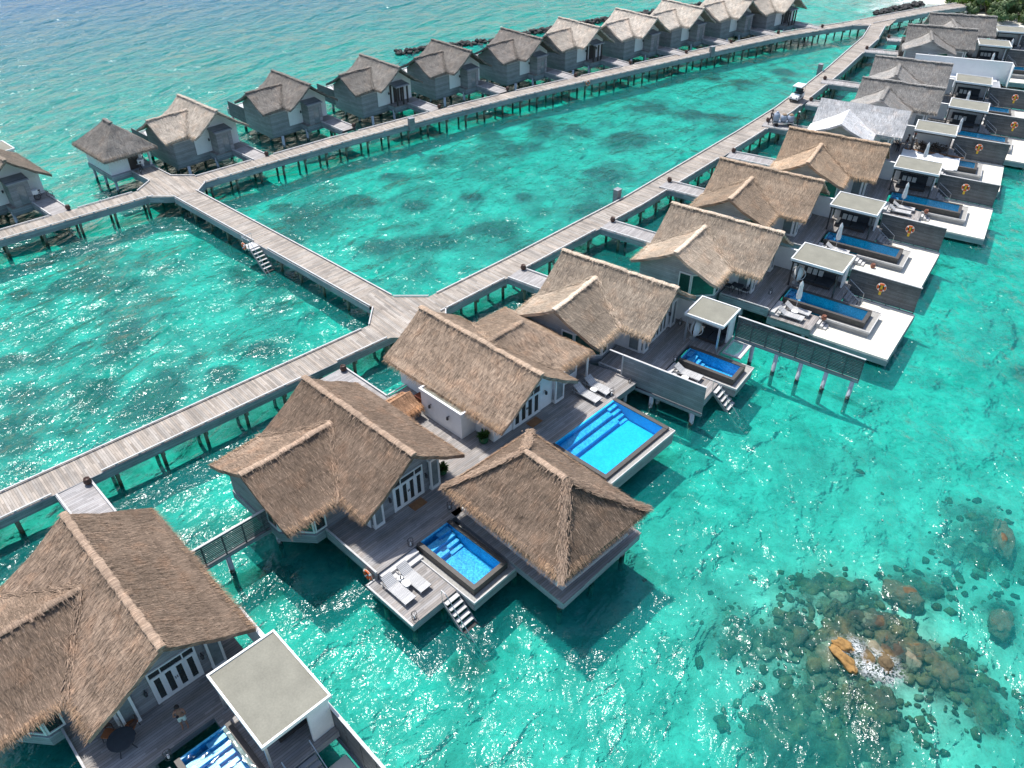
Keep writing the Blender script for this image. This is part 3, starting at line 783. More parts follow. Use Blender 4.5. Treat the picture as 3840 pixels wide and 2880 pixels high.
def plot_deck(fr, label, group, L=10.3, u0=-4.2, sun=(1.25, 4.85, -4.35, -1.95), sandz=1.6, sand=True, uend=4.25, cab=(.9, 5.6), pile_v=5, name='villa_deck'):
    r = thing(name, fr, (0, 0, 0), label, 'deck', group); off = O0
    # platform under the house, wing side and the open deck in front
    deck_slab(r, off, [(-L + .4, -2.9), (-L + .4, 3.0), (-3.3, 3.0), (-3.3, 3.55), (cab[0] - .1, 3.55), (cab[0] - .1, uend), (cab[1], uend), (cab[1], .62), (1.25, .62), (1.25, u0), (-3.2, u0), (-3.2, -2.9)], 2.6)
    # low edge rail with pale board below on the open side
    MB().box(-3.1, 1.2, u0 - .07, u0 - .01, 1.98, 2.66).obj('edge_board', 'fascia', r, off)
    slat_rail(r, off, (-3.1, u0 - .04), (1.2, u0 - .04), 2.662)
    v0, v1, a, b = sun
    MB().prism([(v0, a), (v1, a), (v1, b), (v0, b)], 2.04, 2.1).obj('sun_deck', 'deck', r, off)
    MB().box(v0, v1 + .0, a + .03, b - .03, 1.42, 2.036).obj('sun_deck_fascia', 'fascia', r, off)
    m = MB().box(v0 + .01, v0 + .42, a + .35, b, 2.101, 2.43).box(v0 + .43, v0 + .80, a + .35, b, 2.101, 2.27)
    m.obj('deck_step', 'kerb', r, off)
    if sand:
        p = [(v1 + .01, a + .25), (11.0, a + .2), (11.15, uend - .45), (cab[1] + .6, uend - .45), (cab[1] + .6, 1.5), (v1 + .01, 1.5)]
        MB().prism(p, sandz - .12, sandz).obj('sand_terrace', 'sand', r, off)
        c = Vector((8, 0)); q = [tuple(Vector(x) + (Vector(x) - c).normalized() * .06) for x in p]
        MB().prism(q, sandz - .62, sandz - .122).obj('terrace_beam', 'fascia', r, off)
        for k in range(3): MB().box(v1 + .02 + k * .30, v1 + .28 + k * .30, b - .95, b + .0, 1.605, 2.0 - .13 * k).obj('step', 'kerb', r, off)
        for k in range(5): MB().box(cab[1] + .02 + k * .26, cab[1] + .26 + k * .26, 1.6, 3.1, 1.61, 2.42 - .17 * k).obj('stair_tread', 'wall_timber', r, off)
        m = MB()
        for u in (1.62, 3.06): m.tube([(cab[1] - .1, u, 2.6), (cab[1] - .1, u, 3.5), (cab[1] + 1.3, u, 2.55), (cab[1] + 1.3, u, 1.62)], .025, 6)
        m.obj('handrail', 'metal', r, off)
        piles(r, off, [(8.2, a + .9), (10.5, a + .9), (10.5, 2.6)], z1=sandz - .622)
    piles(r, off, [(v0 + .5, a + .4), (v1 - .5, a + .4)], z1=1.418)
    piles(r, off, grid_piles(-L + 1, .6, -2.4, 2.6, 4, 2) + [(-1.2, u0 + .5), (-3.0, u0 + .6)], z1=2.10)
    return r

def garden_wall(fr, label, group, v0, v1, u, h=2.0):
    o = MB().box(-(v1 - v0) / 2, (v1 - v0) / 2, -.08, .08, 0, h - .07).box(-(v1 - v0) / 2 - .03, (v1 - v0) / 2 + .03, -.11, .11, h - .068, h).obj('garden_wall', 'stucco')
    o.location = fr.w((v0 + v1) / 2, u, 2.602); o.rotation_euler = (0, 0, fr.a); BASE[o.name] = (((v0 + v1) / 2, u, 2.602), 0)
    return tag(o, label, 'wall', group)

def egg_chair(fr, v, u, z, label, group):
    """white hanging-style cocoon chair on a round foot"""
    r = thing('cocoon_chair', fr, (v, u, z), label, 'chair', group); off = (v, u, z)
    m = MB(); N = 9; K = 12; b = len(m.v)
    for i in range(N):
        a = math.pi * (i / (N - 1)) * .98 + .02
        for k in range(K + 1):
            t = math.pi * (.5 + .95 * (k / K - .5) * 2)
            m.v.append((v + .52 * math.sin(a) * math.cos(t) * .75, u + .48 * math.sin(a) * abs(math.sin(t)) * (1 if math.sin(t) > 0 else -1) + .1, z + .95 - .75 * math.cos(a)))
    for i in range(N - 1):
        for k in range(K): m.f.append([b + i * (K + 1) + k, b + i * (K + 1) + k + 1, b + (i + 1) * (K + 1) + k + 1, b + (i + 1) * (K + 1) + k]); m.uv.append(None)
    m.obj('shell', 'white', r, off, smooth=True)
    MB().torus((v, u + .12, z + .95), .62, .03, 'y', 18, 6).obj('rim', 'white', r, off)
    MB().lathe([(.36, 0), (.36, .04), (.06, .07), (.05, .25)], (v, u + .1, z), 12).obj('foot', 'metal', r, off)
    MB().box(v - .24, v + .24, u - .1, u + .36, z + .48, z + .60).obj('seat_cushion', 'wood_warm', r, off)
    return r

def strip(mb, left, right, z, s0=0.0):
    """planked strip between two polylines with UV: x along, y across (metres)"""
    s = s0
    for i in range(len(left) - 1):
        a, b, c, d = left[i], left[i + 1], right[i + 1], right[i]
        L = ((Vector(b) - Vector(a)).length + (Vector(c) - Vector(d)).length) / 2; w = (Vector(a) - Vector(d)).length
        mb.add([(*a, z), (*b, z), (*c, z), (*d, z)], [(0, 3, 2, 1)], [[(s, 0), (s, w), (s + L, w), (s + L, 0)]]); s += L
    return s

def offset_line(pts, d):
    out = []
    for i, p in enumerate(pts):
        a = Vector(pts[max(i - 1, 0)]); b = Vector(pts[min(i + 1, len(pts) - 1)]); t = (b - a).normalized(); n = Vector((-t.y, t.x))
        out.append(tuple(Vector(p) + n * d))
    return out

def resample(pts, step):
    P = [Vector(p) for p in pts]; out = [P[0].copy()]; 
    for a, b in zip(P, P[1:]):
        L = (b - a).length; n = max(1, round(L / step))
        for k in range(1, n + 1): out.append(a.lerp(b, k / n))
    return [tuple(p) for p in out]

def smooth_line(pts, it=2):
    for _ in range(it):
        q = [pts[0]]
        for a, b in zip(pts, pts[1:]): q += [tuple(Vector(a).lerp(Vector(b), .25)), tuple(Vector(a).lerp(Vector(b), .75))]
        pts = q + [pts[-1]]
    return pts

def boardwalk(center, width, label, group, gaps_l=(), gaps_r=(), z=2.6, step=3.1, name='boardwalk', s0=0.0, maxt=95, fascia_gap=True):
    """planked walkway on trestles; gaps_*: points where a bridge joins, so the kerb is open there"""
    r = bpy.data.objects.new(name, None); COL.objects.link(r); r.location = (*center[len(center) // 2], 0); off = tuple(r.location)
    tag(r, label, 'boardwalk', group)
    C = resample(center, 3.0); l = offset_line(C, width / 2); rt = offset_line(C, -width / 2)
    m = MB(); strip(m, l, rt, z, s0)
    m.obj('deck_boards', 'walk', r, off)
    f = MB()
    for side, gaps in ((l, gaps_l), (rt, gaps_r)):
        for a, b in zip(side, side[1:]):
            a, b = Vector(a), Vector(b); d = (b - a).normalized(); n = Vector((-d.y, d.x)) * (.05 if side is l else -.05)
            f.prism([tuple(a), tuple(b), tuple(b + n), tuple(a + n)], z - .62, z - .004)
    f.obj('fascia', 'fascia', r, off)
    u = MB()
    for i in range(len(C) - 1):
        a, b, c, d = [Vector(x) for x in (l[i], l[i + 1], rt[i + 1], rt[i])]; 
        u.add([(*(a * .98 + d * .02), z - .3), (*(b * .98 + c * .02), z - .3), (*(c * .98 + b * .02), z - .3), (*(d * .98 + a * .02), z - .3)], [(0, 1, 2, 3)])
    u.obj('underside', 'dark_timber', r, off)
    k = MB()
    for side, gaps, sg in ((offset_line(C, width / 2 - .07), gaps_l, 1), (offset_line(C, -width / 2 + .07), gaps_r, -1)):
        S = resample(side, .75)
        for i, (a, b) in enumerate(zip(S, S[1:])):
            a, b = Vector(a), Vector(b); c = (a + b) / 2
            if any((c - Vector(g[:2])).length < g[2] for g in gaps): continue
            d = (b - a).normalized(); n = Vector((-d.y, d.x)) * .055
            k.prism([tuple(a - n), tuple(b - n), tuple(b + n), tuple(a + n)], z + .085, z + .15)
            if i % 2 == 0: e = a + d * .09; g = a + d * .26; n *= .9; k.prism([tuple(e - n), tuple(g - n), tuple(g + n), tuple(e + n)], z + .002, z + .085)
    k.obj('edge_kerb', 'kerb', r, off)
    T = resample(center, step); cnt = 0
    for i, p in enumerate(T):
        if cnt >= maxt: break
        a = Vector(T[max(i - 1, 0)]); b = Vector(T[min(i + 1, len(T) - 1)]); d = (b - a).normalized(); n = Vector((-d.y, d.x)); p = Vector(p)
        t = MB(); q = d * .09; w = n * (width / 2 + .12)
        t.prism([tuple(p - w - q), tuple(p - w + q), tuple(p + w + q), tuple(p + w - q)], z - .86, z - .625)
        for sg in (1, -1): e = p + n * sg * (width / 2 - .28); t.tube([(*e, -3.3), (*e, z - .862)], .13, 8)
        t.obj('trestle', 'pile_wood', r, off); cnt += 1
    return r

def bridge(fr, v0, v1, u0, u1, label, group, z=2.6, trestles=1, name='access_bridge'):
    r = thing(name, fr, (v0, u0, 0), label, 'footbridge', group); off = (v0, u0, 0)
    m = MB(); strip(m, [(v0, u1), (v1, u1)], [(v0, u0), (v1, u0)], z + .004)
    m.obj('deck_boards', 'bridge', r, off)
    MB().box(v0, v1, u0 - .05, u0 - .002, z - .55, z + .0).box(v0, v1, u1 + .002, u1 + .05, z - .55, z + .0).obj('fascia', 'fascia', r, off)
    MB().box(v0, v1, u0, u1, z - .25, z - .03).obj('underside', 'dark_timber', r, off)
    slat_rail(r, off, (v0 + .05, u0 + .05), (v1 - .05, u0 + .05), z + .006); slat_rail(r, off, (v0 + .05, u1 - .05), (v1 - .05, u1 - .05), z + .006)
    for k in range(trestles):
        v = v0 + (v1 - v0) * (k + .5) / trestles; t = MB().box(v - .1, v + .1, u0 - .1, u1 + .1, z - .78, z - .555)
        for u in (u0 + .3, u1 - .3): t.tube([(v, u, -3.2), (v, u, z - .782)], .13, 8)
        t.obj('trestle', 'pile_wood', r, off)
    return r
M['bridge'] = mat_planks('bridge_timber', (.35, .335, .33), axis=0, w=.15, var=.16, coord='UV', blot=.3, warm=(1, .97, .95))

# ================================================================== pool villas
PV = 'thatched pool villas along the bending walkway'
def mat_battens():
    t = NT('batten_roof'); uv = t.coord('UV'); s = t.sep(uv); w = t.noise(t.coord(), 1.4, 4)
    k = t.math('ADD', t.math('DIVIDE', s[1], .52), t.rng(w, .3, .7, -.12, .12)); fr = t.math('FRACT', k)
    k2 = t.math('FRACT', t.math('ADD', t.math('DIVIDE', s[0], 1.15), t.math('MULTIPLY', t.white(t.math('FLOOR', k)), 1.0)))
    g = t.math('MULTIPLY', t.math('GREATER_THAN', fr, .36), t.math('GREATER_THAN', k2, .10))
    col = t.mix(g, (.050, .042, .033), (.145, .132, .112))
    v = t.rng(t.noise(t.coord(), 2.2, 5, .7), .3, .7, .62, 1.3)
    return t.surf(t.bsdf(t.scale(col, v), .9, t.bump(g, .6, .05)))
M['battens'] = mat_battens()
vA = right_villa(FA, 'large brown thatched villa beside the big square felt roof, with a man on its deck', PV, L=11.3, half=4.1, wu=-7.4, wc=-6.6, wh=4.2, color=BROWN, straws=48, fringe=34, seed=11, kind=1)
vB = right_villa(FB1, 'brown thatched villa with a cross gable, above the sun deck with two pale loungers', PV, L=10.65, half=3.85, wu=-7.35, wc=-6.5, wh=4.1, color=BROWN, straws=44, fringe=34, seed=12, kind=1)
v1 = right_villa(FC[0], 'brown-grey thatched villa next to the white hall, above the overwater net', PV, color=GREYTAN, straws=42, fringe=30, seed=13, kind=0)
v2 = right_villa(FC[1], 'grey-tan thatched villa, first of the row with a sand terrace', PV, color=GREYTAN, straws=30, fringe=28, seed=14, kind=0)
v3 = right_villa(FC[2], 'tan thatched villa just beyond the grey-tan one, its roof evenly tan', PV, color=TAN, straws=22, fringe=22, seed=24, kind=0, capk=1.1)
v4 = right_villa(FC[3], 'tan thatched villa right next to the roof stripped to pale battens', PV, color=(.33, .245, .172), straws=18, fringe=18, seed=25, kind=0, capk=1.1)
v5 = right_villa(FC[4], 'villa whose roof is stripped to rows of pale battens, workers on its deck', PV, L=9.9, half=3.2, wu=-6.3, wc=-6.4, wh=3.6, color=(.5, .5, .5), straws=3, fringe=6, seed=15, zr=7.3, ze=5.2, wz=6.75, mat='battens')
v6 = right_villa(FC[5], 'blotchy grey thatched villa just beyond the batten roof', PV, L=9.6, half=3.2, wu=-6.3, wc=-6.3, wh=3.6, color=(.235, .225, .21), straws=16, fringe=14, seed=16, zr=7.3, ze=5.2, wz=6.75, capk=1.1)
v7 = copy_thing(v6, FC[6], 'grey thatched villa with a pale worn patch, in front of the white hoarding', PV, color=(.24, .23, .215))
v8 = copy_thing(v6, FC[7], 'grey thatched villa standing just behind the white hoarding', PV, color=(.215, .205, .19))
v9 = copy_thing(v6, FC[8], 'farthest grey thatched villa, beside the green trees', PV, color=(.22, .21, .195))

GR = {k: k + ' at the pool villas' for k in ('decks', 'pools', 'cabanas', 'screen fences', 'daybeds', 'bridges')}
WHO = ['villa with the overwater net', 'grey-tan villa', 'evenly tan villa', 'tan villa beside the batten roof', 'villa with the batten roof',
       'blotchy grey villa', 'grey villa before the hoarding', 'grey villa behind the hoarding', 'farthest grey villa by the trees']
# ---- plot with the second terrace: everything built once, then copied along the row
F2 = FC[1]
proto = dict(
    deck=plot_deck(F2, 'grey timber deck with sand terrace of the ' + WHO[1], GR['decks']),
    pool=pool(F2, 'long narrow pool with a closed parasol of the ' + WHO[1], GR['pools'], 1.6, 8.0, -1.5, .25, box=(4.8, 8.85, -2.05, 1.35), tilemat='tile_teal'),
    cab=cabana(F2, 'cabana with a felt roof on dark posts at the ' + WHO[1], GR['cabanas'], .85, 5.25, .45, 4.0),
    bed=daybed(F2, 'dark daybed with patterned pillows in the cabana of the ' + WHO[1], GR['daybeds'], 1.5, 4.3, 1.75, 3.5),
    fence=screen(F2, 'dark timber screen with a lifebuoy along the sand terrace of the ' + WHO[1], GR['screen fences'], 3.9, 5.25, 11.0, 1.62, 4.1),
    wall=garden_wall(F2, 'white garden wall at the cabana of the ' + WHO[1], 'white garden walls beside the pool villas', -1.6, .8, 3.4),
    par=parasol(F2, 2.8, -1.95, 2.102, 'closed white parasol on the sun deck of the ' + WHO[1], 'closed white parasols on the sun decks'),
    buoy=lifebuoy(F2, 8.0, 3.68, 3.25, 'orange lifebuoy on the screen of the ' + WHO[1], 'orange lifebuoys'),
    l1=lounger(F2, 2.75, -3.5, 2.102, 'grey lounger nearest the edge on the sun deck of the ' + WHO[1], 'slatted sun loungers'),
    l2=lounger(F2, 2.95, -2.45, 2.102, 'grey lounger beside the parasol on the sun deck of the ' + WHO[1], 'slatted sun loungers'),
    br=bridge(F2, -17.6, -9.7, .5, 2.7, 'planked bridge to the ' + WHO[1], GR['bridges'], trestles=2),
    urn=urn(F2, -17.3, 2.5, 2.62, 'round brown urn at the bridge to the ' + WHO[1]),
    pot=urn(F2, 5.25, -2.3, 2.16, 'terracotta planter by the steps of the pool of the ' + WHO[1], 'terracotta planters by the pools', .9, 'terracotta'),
)
side_table(F2, 3.0, -2.98, 2.102, 'white side table between the loungers of the ' + WHO[1], 'white side tables between loungers')
egg_chair(F2, 1.55, 1.25, 2.62, 'white cocoon chair at the cabana of the ' + WHO[1], 'white cocoon chairs')
LBL = dict(deck='grey timber deck with sand terrace of the ', pool='long narrow pool of the ', cab='cabana with a felt roof on dark posts at the ', bed='dark daybed in the cabana of the ',
           fence='dark timber screen along the sand terrace of the ', wall='white garden wall at the cabana of the ', par='closed white parasol at the ', buoy='orange lifebuoy on the screen of the ',
           l1='grey lounger nearest the edge on the deck of the ', l2='grey lounger beside the parasol on the deck of the ', br='planked bridge to the ', urn='round brown urn at the bridge to the ', pot='terracotta planter by the pool of the ')
PL = {}
BR_V = {2: -16.6, 3: -16.7, 4: -16.2, 5: -15.8, 6: -15.8, 7: -14.6, 8: -14.6}
for i in range(2, 9):
    for k in proto:
        if i == 4 and k in ('l1', 'l2', 'pot', 'bed'): continue
        if i >= 5 and k in ('l1', 'l2', 'pot'): continue
        if i >= 7 and k in ('wall',): continue
        base = None
        if k == 'pot' and i == 2: base = (6.5, -2.6, 1.602)
        if k in ('br', 'urn'): b = BASE[proto[k].name][0]; base = (b[0] + 1.0 + (BR_V[i] + 16.6), b[1], b[2])
        if k == 'buoy' and i >= 5: base = (8.6, 3.68, 3.2)
        PL[i, k] = copy_thing(proto[k], FC[i], LBL[k] + WHO[i], base=base)

# ---- the villa above the net
F1 = FC[0]
rd = plot_deck(F1, 'grey timber deck with a net over the water of the ' + WHO[0], GR['decks'], sun=(1.3, 5.0, -5.6, -1.95), sand=False, u0=-5.7, cab=(.6, 3.6), uend=3.75)
pool(F1, 'small rectangular pool beside the overwater net', GR['pools'], 1.65, 5.7, -1.45, .2, box=(1.7, 6.35, -1.95, 1.2))
cabana(F1, 'cabana with a striped felt roof on pale posts, above the overwater net', GR['cabanas'], .5, 3.75, .6, 3.7, dark=False)
daybed(F1, 'dark daybed with a rust brown back in the cabana above the overwater net', GR['daybeds'], 1.1, 3.4, 1.7, 3.4, pillows=False)
screen(F1, 'long see-through timber screen standing on white piles in the open water', GR['screen fences'], 3.75, 3.7, 13.4, 2.6, 4.5, pts=5, open_slats=True)
sn = screen(F1, 'closed grey board wall between the villa with the net and the big pool', GR['screen fences'], -5.85, -1.05, 5.5, 2.0, 4.4, pts=2, mat='wall_timber', posts=False)
MB().box(-2.2, -1.06, -5.92, -5.79, 4.34, 4.40).box(-1.12, -1.0, -5.91, -5.79, 2.62, 4.338).obj('gate_frame', 'kerb', sn, (-1.05, -5.85, 2.0))
garden_wall(F1, 'white garden wall behind the cabana above the net', 'white garden walls beside the pool villas', -1.9, .45, 3.45)
r = thing('overwater_net', F1, (3.75, 1.25, 2.5), 'square net over the water in a grey frame with a white cloth edge', 'net'); off = (3.75, 1.25, 2.5)
MB().box(3.75, 5.25, 1.25, 1.37, 2.42, 2.56).box(3.75, 5.25, 3.28, 3.40, 2.42, 2.56).box(3.75, 3.87, 1.37, 3.28, 2.42, 2.56).box(5.13, 5.25, 1.37, 3.28, 2.42, 2.56).obj('frame', 'kerb', r, off)
m = MB()
for k in range(15):
    v = 3.9 + 1.2 * k / 14; m.box(v - .006, v + .006, 1.37, 3.28, 2.49, 2.502)
    u = 1.4 + 1.85 * k / 14; m.box(3.87, 5.13, u - .006, u + .006, 2.503, 2.512)
m.obj('netting', 'canvas', r, off)
m = MB(); n = 10
for k in range(n):
    a, b = k / n, (k + 1) / n; dz = lambda t: 2.56 - .12 * math.sin(math.pi * t) * 0 ; wv = lambda t: .55 - .22 * math.sin(math.pi * t)
    m.add([(5.16, 1.37 + 1.91 * a, 2.565), (5.16, 1.37 + 1.91 * b, 2.565), (5.16 - wv(b), 1.37 + 1.91 * b, 2.53), (5.16 - wv(a), 1.37 + 1.91 * a, 2.53)], [(0, 1, 2, 3)])
m.obj('cloth_edge', 'canvas', r, off)
r = lounger(F1, 2.65, -2.55, 2.102, 'single grey lounger beside the small pool with the overwater net', 'slatted sun loungers')
side_table(F1, 2.85, -3.25, 2.102, 'round white side table behind the grey board wall', 'white side tables between loungers')
water_stairs(F1, 5.05, -3.1, -1.85, 2.1, 3.1, 2.9, 'timber stairs into the water beside the small pool with the net', 11)
lantern(F1, 1.35, -1.95, 2.6, 'wire lantern at the corner of the small pool with the net')
lantern(F1, -.6, 2.75, 2.6, 'wire lantern against the white wall above the net')
egg_chair(F1, 1.2, 1.45, 2.62, 'white cocoon chair at the cabana above the net', 'white cocoon chairs')
bridge(F1, -16.2, -9.7, .5, 2.7, 'planked bridge to the ' + WHO[0], GR['bridges'], trestles=2)
urn(F1, -15.9, 2.5, 2.62, 'round brown urn at the bridge to the ' + WHO[0])
lantern(F2, .35, -1.6, 2.6, 'wire lantern on the deck before the long pool of the ' + WHO[1])

# ---- dining set on the shaded deck of the grey-tan villa and of the corner villa
def dining_table(fr, v, u, z, label, rr=.55):
    r = thing('dining_table', fr, (v, u, z), label, 'table', 'dark round dining tables'); off = (v, u, z)
    MB().lathe([(rr, .70), (rr, .74), (.02, .742)], (v, u, z), 22).obj('table_top', 'cushion', r, off)
    for k in range(4):
        t = math.pi / 4 + k * math.pi / 2
        MB().tube([(v + .2 * math.cos(t), u + .2 * math.sin(t), z + .70), (v + (rr - .08) * math.cos(t), u + (rr - .08) * math.sin(t), z)], .03, 6).obj('leg', 'darkmetal', r, off)
    return r
def dining_chair(fr, v, u, z, rot, label, mat='rose'):
    r = thing('dining_chair', fr, (v, u, z), label, 'chair', 'dining chairs round the dark tables', rot=rot)
    MB().box(-.24, .24, -.24, .24, .40, .47).obj('seat', mat, r)
    m = MB(); n = 8
    for k in range(n):
        a0, a1 = math.pi * (.15 + .7 * k / n), math.pi * (.15 + .7 * (k + 1) / n)
        p = [(.27 * math.cos(a), .27 * math.sin(a)) for a in (a0, a1)] + [(.31 * math.cos(a), .31 * math.sin(a)) for a in (a1, a0)]
        m.prism(p, .56, .86)
    m.obj('backrest', 'clay' if mat == 'rose' else mat, r)
    for x in (-.2, .2):
        for y in (-.2, .2): MB().tube([(x, y, .40), (x * 1.15, y * 1.15, 0)], .02, 6).obj('leg', 'darkmetal', r)
    for x in (-.2, .2): MB().tube([(x, .2, .47), (x, .24, .57)], .018, 5).obj('back_post', 'darkmetal', r)
    return r
dining_table(FA, -.25, -3.0, 2.602, 'round black dining table under the eave of the large brown villa', .62)
dining_chair(FA, -.85, -2.35, 2.602, R(-50), 'orange seated chair with a brown back, between the black table and the window')
dining_chair(FA, -1.15, -3.3, 2.602, R(40), 'orange seated chair half under the eave of the large brown villa')
dining_table(F2, -2.1, -3.0, 2.602, 'dark dining table on the shaded deck of the grey-tan villa', .5)
dining_chair(F2, -2.9, -3.0, 2.602, R(90), 'dark dining chair by the bay of the grey-tan villa', 'cushion')
dining_chair(F2, -1.4, -2.9, 2.602, R(-90), 'dark dining chair nearest the pool of the grey-tan villa', 'cushion')

# ---- corner villa (foreground): deck, pool, big square cabana
plot_deck(FA, 'grey timber deck of the large brown villa, with a man standing on it', GR['decks'], L=11.3, u0=-4.7, sun=(1.9, 6.2, -4.8, -1.95), cab=(.95, 6.0), uend=4.7)
pool(FA, 'pool with blue mosaic steps beside the square felt roof', GR['pools'], 2.1, 7.6, -1.45, .80, box=(6.0, 8.4, -2.0, 1.2))
cabana(FA, 'big square cabana with a pale felt roof and white rim', GR['cabanas'], .98, 5.85, 1.05, 4.6, zroof=5.3, dark=False)
daybed(FA, 'dark daybed under the big square felt roof', GR['daybeds'], 1.6, 4.6, 2.2, 4.1, pillows=False)
screen(FA, 'dark timber screen beside the big square felt roof', GR['screen fences'], 4.5, 5.4, 11.5, 1.62, 4.3)
garden_wall(FA, 'white garden wall half hidden by the big square felt roof', 'white garden walls beside the pool villas', -1.9, .9, 4.2)
lantern(FA, 1.62, -1.8, 2.602, 'wire lantern at the pool corner below the standing man', s=1.15)
bridge(FA, -19.0, -10.8, .85, 2.95, 'planked bridge to the large brown villa with the man', GR['bridges'], trestles=2)
urn(FA, -18.6, 2.7, 2.62, 'round brown urn at the bridge to the large brown villa')

# ---- compound: villa, white hall, hip-roofed pavilion round one deck
d2 = thing('compound_deck', FB2, (0, -4, 0), 'large shared grey deck between the brown villa, the white hall and the pavilion', 'deck'); off = (0, -4, 0)
MB().prism([(-10.5, -15.3), (-3.6, -15.3), (-3.6, -15.2), (1.38, -15.2), (1.38, -2.6), (1.38, 9.0), (-1.0, 8.85), (-3.2, 8.2), (-11.0, 7.4), (-11.0, -2.4), (-10.5, -2.4)], 2.54, 2.6).obj('deck_boards', 'deck', d2, off)
MB().prism([(-10.4, -15.2), (1.33, -15.15), (1.33, 8.9), (-1.0, 8.75), (-10.4, 7.2)], 2.02, 2.538).obj('fascia', 'fascia', d2, off)
m = MB().box(-3.3, 1.40, -15.29, -15.21, 1.98, 2.66).obj('edge_board', 'fascia', d2, off)
slat_rail(d2, off, (-3.3, -15.25), (1.4, -15.25), 2.662); slat_rail(d2, off, (-10.55, -4.6), (-10.55, -2.4), 2.61)
piles(d2, off, grid_piles(-9.5, .9, -14.6, 8.3, 4, 7), z1=2.018)
pool(FB2, 'largest pool, bright blue, behind the pavilion roof', GR['pools'], 1.5, 5.7, -.2, 6.1, box=(1.42, 6.35, -.55, 6.5), big=True, zb=1.45, ztop=2.45, coping=.3)
MB_ = None
sd = thing('sun_deck', FB1, (1.3, -5.2, 1.4), 'lower square sun deck with two loungers and a lifebuoy at its corner', 'deck', GR['decks']); off = (1.3, -5.2, 1.4)
MB().prism([(1.55, -5.25), (5.35, -5.25), (5.35, -2.05), (1.55, -2.05)], 2.04, 2.1).obj('deck_boards', 'sundeck' if 'sundeck' in M else 'deck', sd, off)
MB().box(1.6, 5.3, -5.20, -2.1, 1.45, 2.036).obj('fascia', 'fascia', sd, off)
MB().box(1.60, 2.0, -4.5, -1.85, 2.101, 2.45).box(2.01, 2.36, -4.5, -1.85, 2.101, 2.28).obj('deck_step', 'kerb', sd, off)
MB().box(1.5, 5.4, -5.36, -5.255, 2.03, 2.16).box(1.45, 1.548, -5.36, -4.52, 2.03, 2.16).obj('edge_trim', 'kerb', sd, off)
piles(sd, off, [(2.2, -4.7), (4.7, -4.7), (4.7, -2.6)], z1=1.448)
pool(FB1, 'small rectangular pool between the loungers and the pavilion', GR['pools'], 1.75, 6.1, -1.42, .68, box=(2.0, 6.7, -2.0, 1.4))
lounger(FB1, 3.05, -4.42, 2.102, 'pale lounger nearest the deck edge with the lifebuoy', 'slatted sun loungers')
lounger(FB1, 3.05, -3.3, 2.102, 'pale lounger nearest the small pool by the pavilion', 'slatted sun loungers')
side_table(FB1, 3.2, -3.86, 2.102, 'white side table between the pale loungers below the brown villa', 'white side tables between loungers')
r = thing('ice_bucket', FB1, (2.65, -3.85, 2.102), 'pale bucket with a dark bottle behind the side table of the pale loungers', 'bucket'); 
MB().lathe([(.15, 0), (.20, .10), (.21, .22), (.17, .34), (.18, .36), (.14, .34), (.05, .30)], (0, 0, 0), 14).obj('bucket', 'white', r); MB().tube([(.02, 0, .2), (.06, .02, .48), (.07, .02, .62)], [.04, .04, .015], 8).obj('bottle', 'darkmetal', r)
water_stairs(FB1, 5.38, -3.15, -2.05, 2.1, 3.6, 3.2, 'timber stairs into the sparkling water beside the two pale loungers', 13)
lifebuoy(FB1, 1.05, -4.86, 2.25, 'orange lifebuoy hung on the deck edge above the dark water', 'orange lifebuoys', stand=False)
lantern(FB1, 1.4, -1.95, 2.602, 'wire lantern between the brown villa and its small pool', s=1.1)
lantern(FB1, 5.05, -4.9, 2.102, 'wire lantern on the corner of the lower sun deck')
lantern(FB1, .9, 1.6, 2.602, 'dark wire lantern by the end of the pavilion deck')

# white hall
H = thing('white_hall', FB2, (0, 0, 0), 'white walled hall with a long brown thatched roof beside the largest pool', 'hall'); off = O0
L, hf, zr, ze = 11.8, 3.75, 7.5, 4.95
sl = [([(-L, 0, zr), (0, 0, zr), (0, -hf, ze), (-L, -hf, ze)], [(2, 3)]), ([(0, 0, zr), (-L, 0, zr), (-L, hf, ze), (0, hf, ze)], [(2, 3)])]
wz = 6.85; iu = (zr - wz) / (zr - ze) * hf; wc, wh, wo = -5.85, 4.4, 7.15; hz = 4.3
inn, out = (wc, iu, wz), (wc, hz, wz)
sl += [([inn, out, (wc + wh, wo, ze), (wc + wh, hf, ze)], [(2, 3)]), ([out, inn, (wc - wh, hf, ze), (wc - wh, wo, ze)], [(2, 3)]), ([out, (wc - wh, wo, ze), (wc + wh, wo, ze)], [(1, 2)])]
add_roof(H, off, sl, [((-L - .02, 0, zr + .02), (.02, 0, zr + .02)), ((wc, iu - .1, wz + .02), (wc, hz + .1, wz + .02))], [(inn, (wc + wh, hf, ze), (.7, -.7, 0)), (inn, (wc - wh, hf, ze), (.7, .7, 0))], (.262, .195, .142), 46, 34, 21)
w = MB(); w.xprism([(-2.9, 2.62), (2.9, 2.62), (2.9, 5.2), (0, 7.12), (-2.9, 5.2)], -L + .7, -1.6); w.obj('wall', 'stucco', H, off)
g = MB(); g.prism([(-9.4, 2.902), (-9.4, 6.5), (-2.3, 6.5), (-2.3, 2.902)], 2.62, 5.0); g.obj('wing_wall', 'stucco', H, off)
french_doors(H, off, -1.6, -1.0, 1.55, 2.62, 5.0, trans=.55)
wall_lamp(H, off, -1.58, 2.1, 4.05); wall_lamp(H, off, -1.58, -1.5, 4.05)
f = MB().box(-2.5, -1.3, 2.95, 3.9, 2.62, 2.86).box(-1.42, -1.3, 2.95, 3.07, 2.86, 4.8).box(-1.42, -1.3, 3.78, 3.9, 2.86, 4.8).box(-2.5, -1.3, 2.95, 3.9, 4.8, 4.95).obj('bay_window', 'white', H, off)
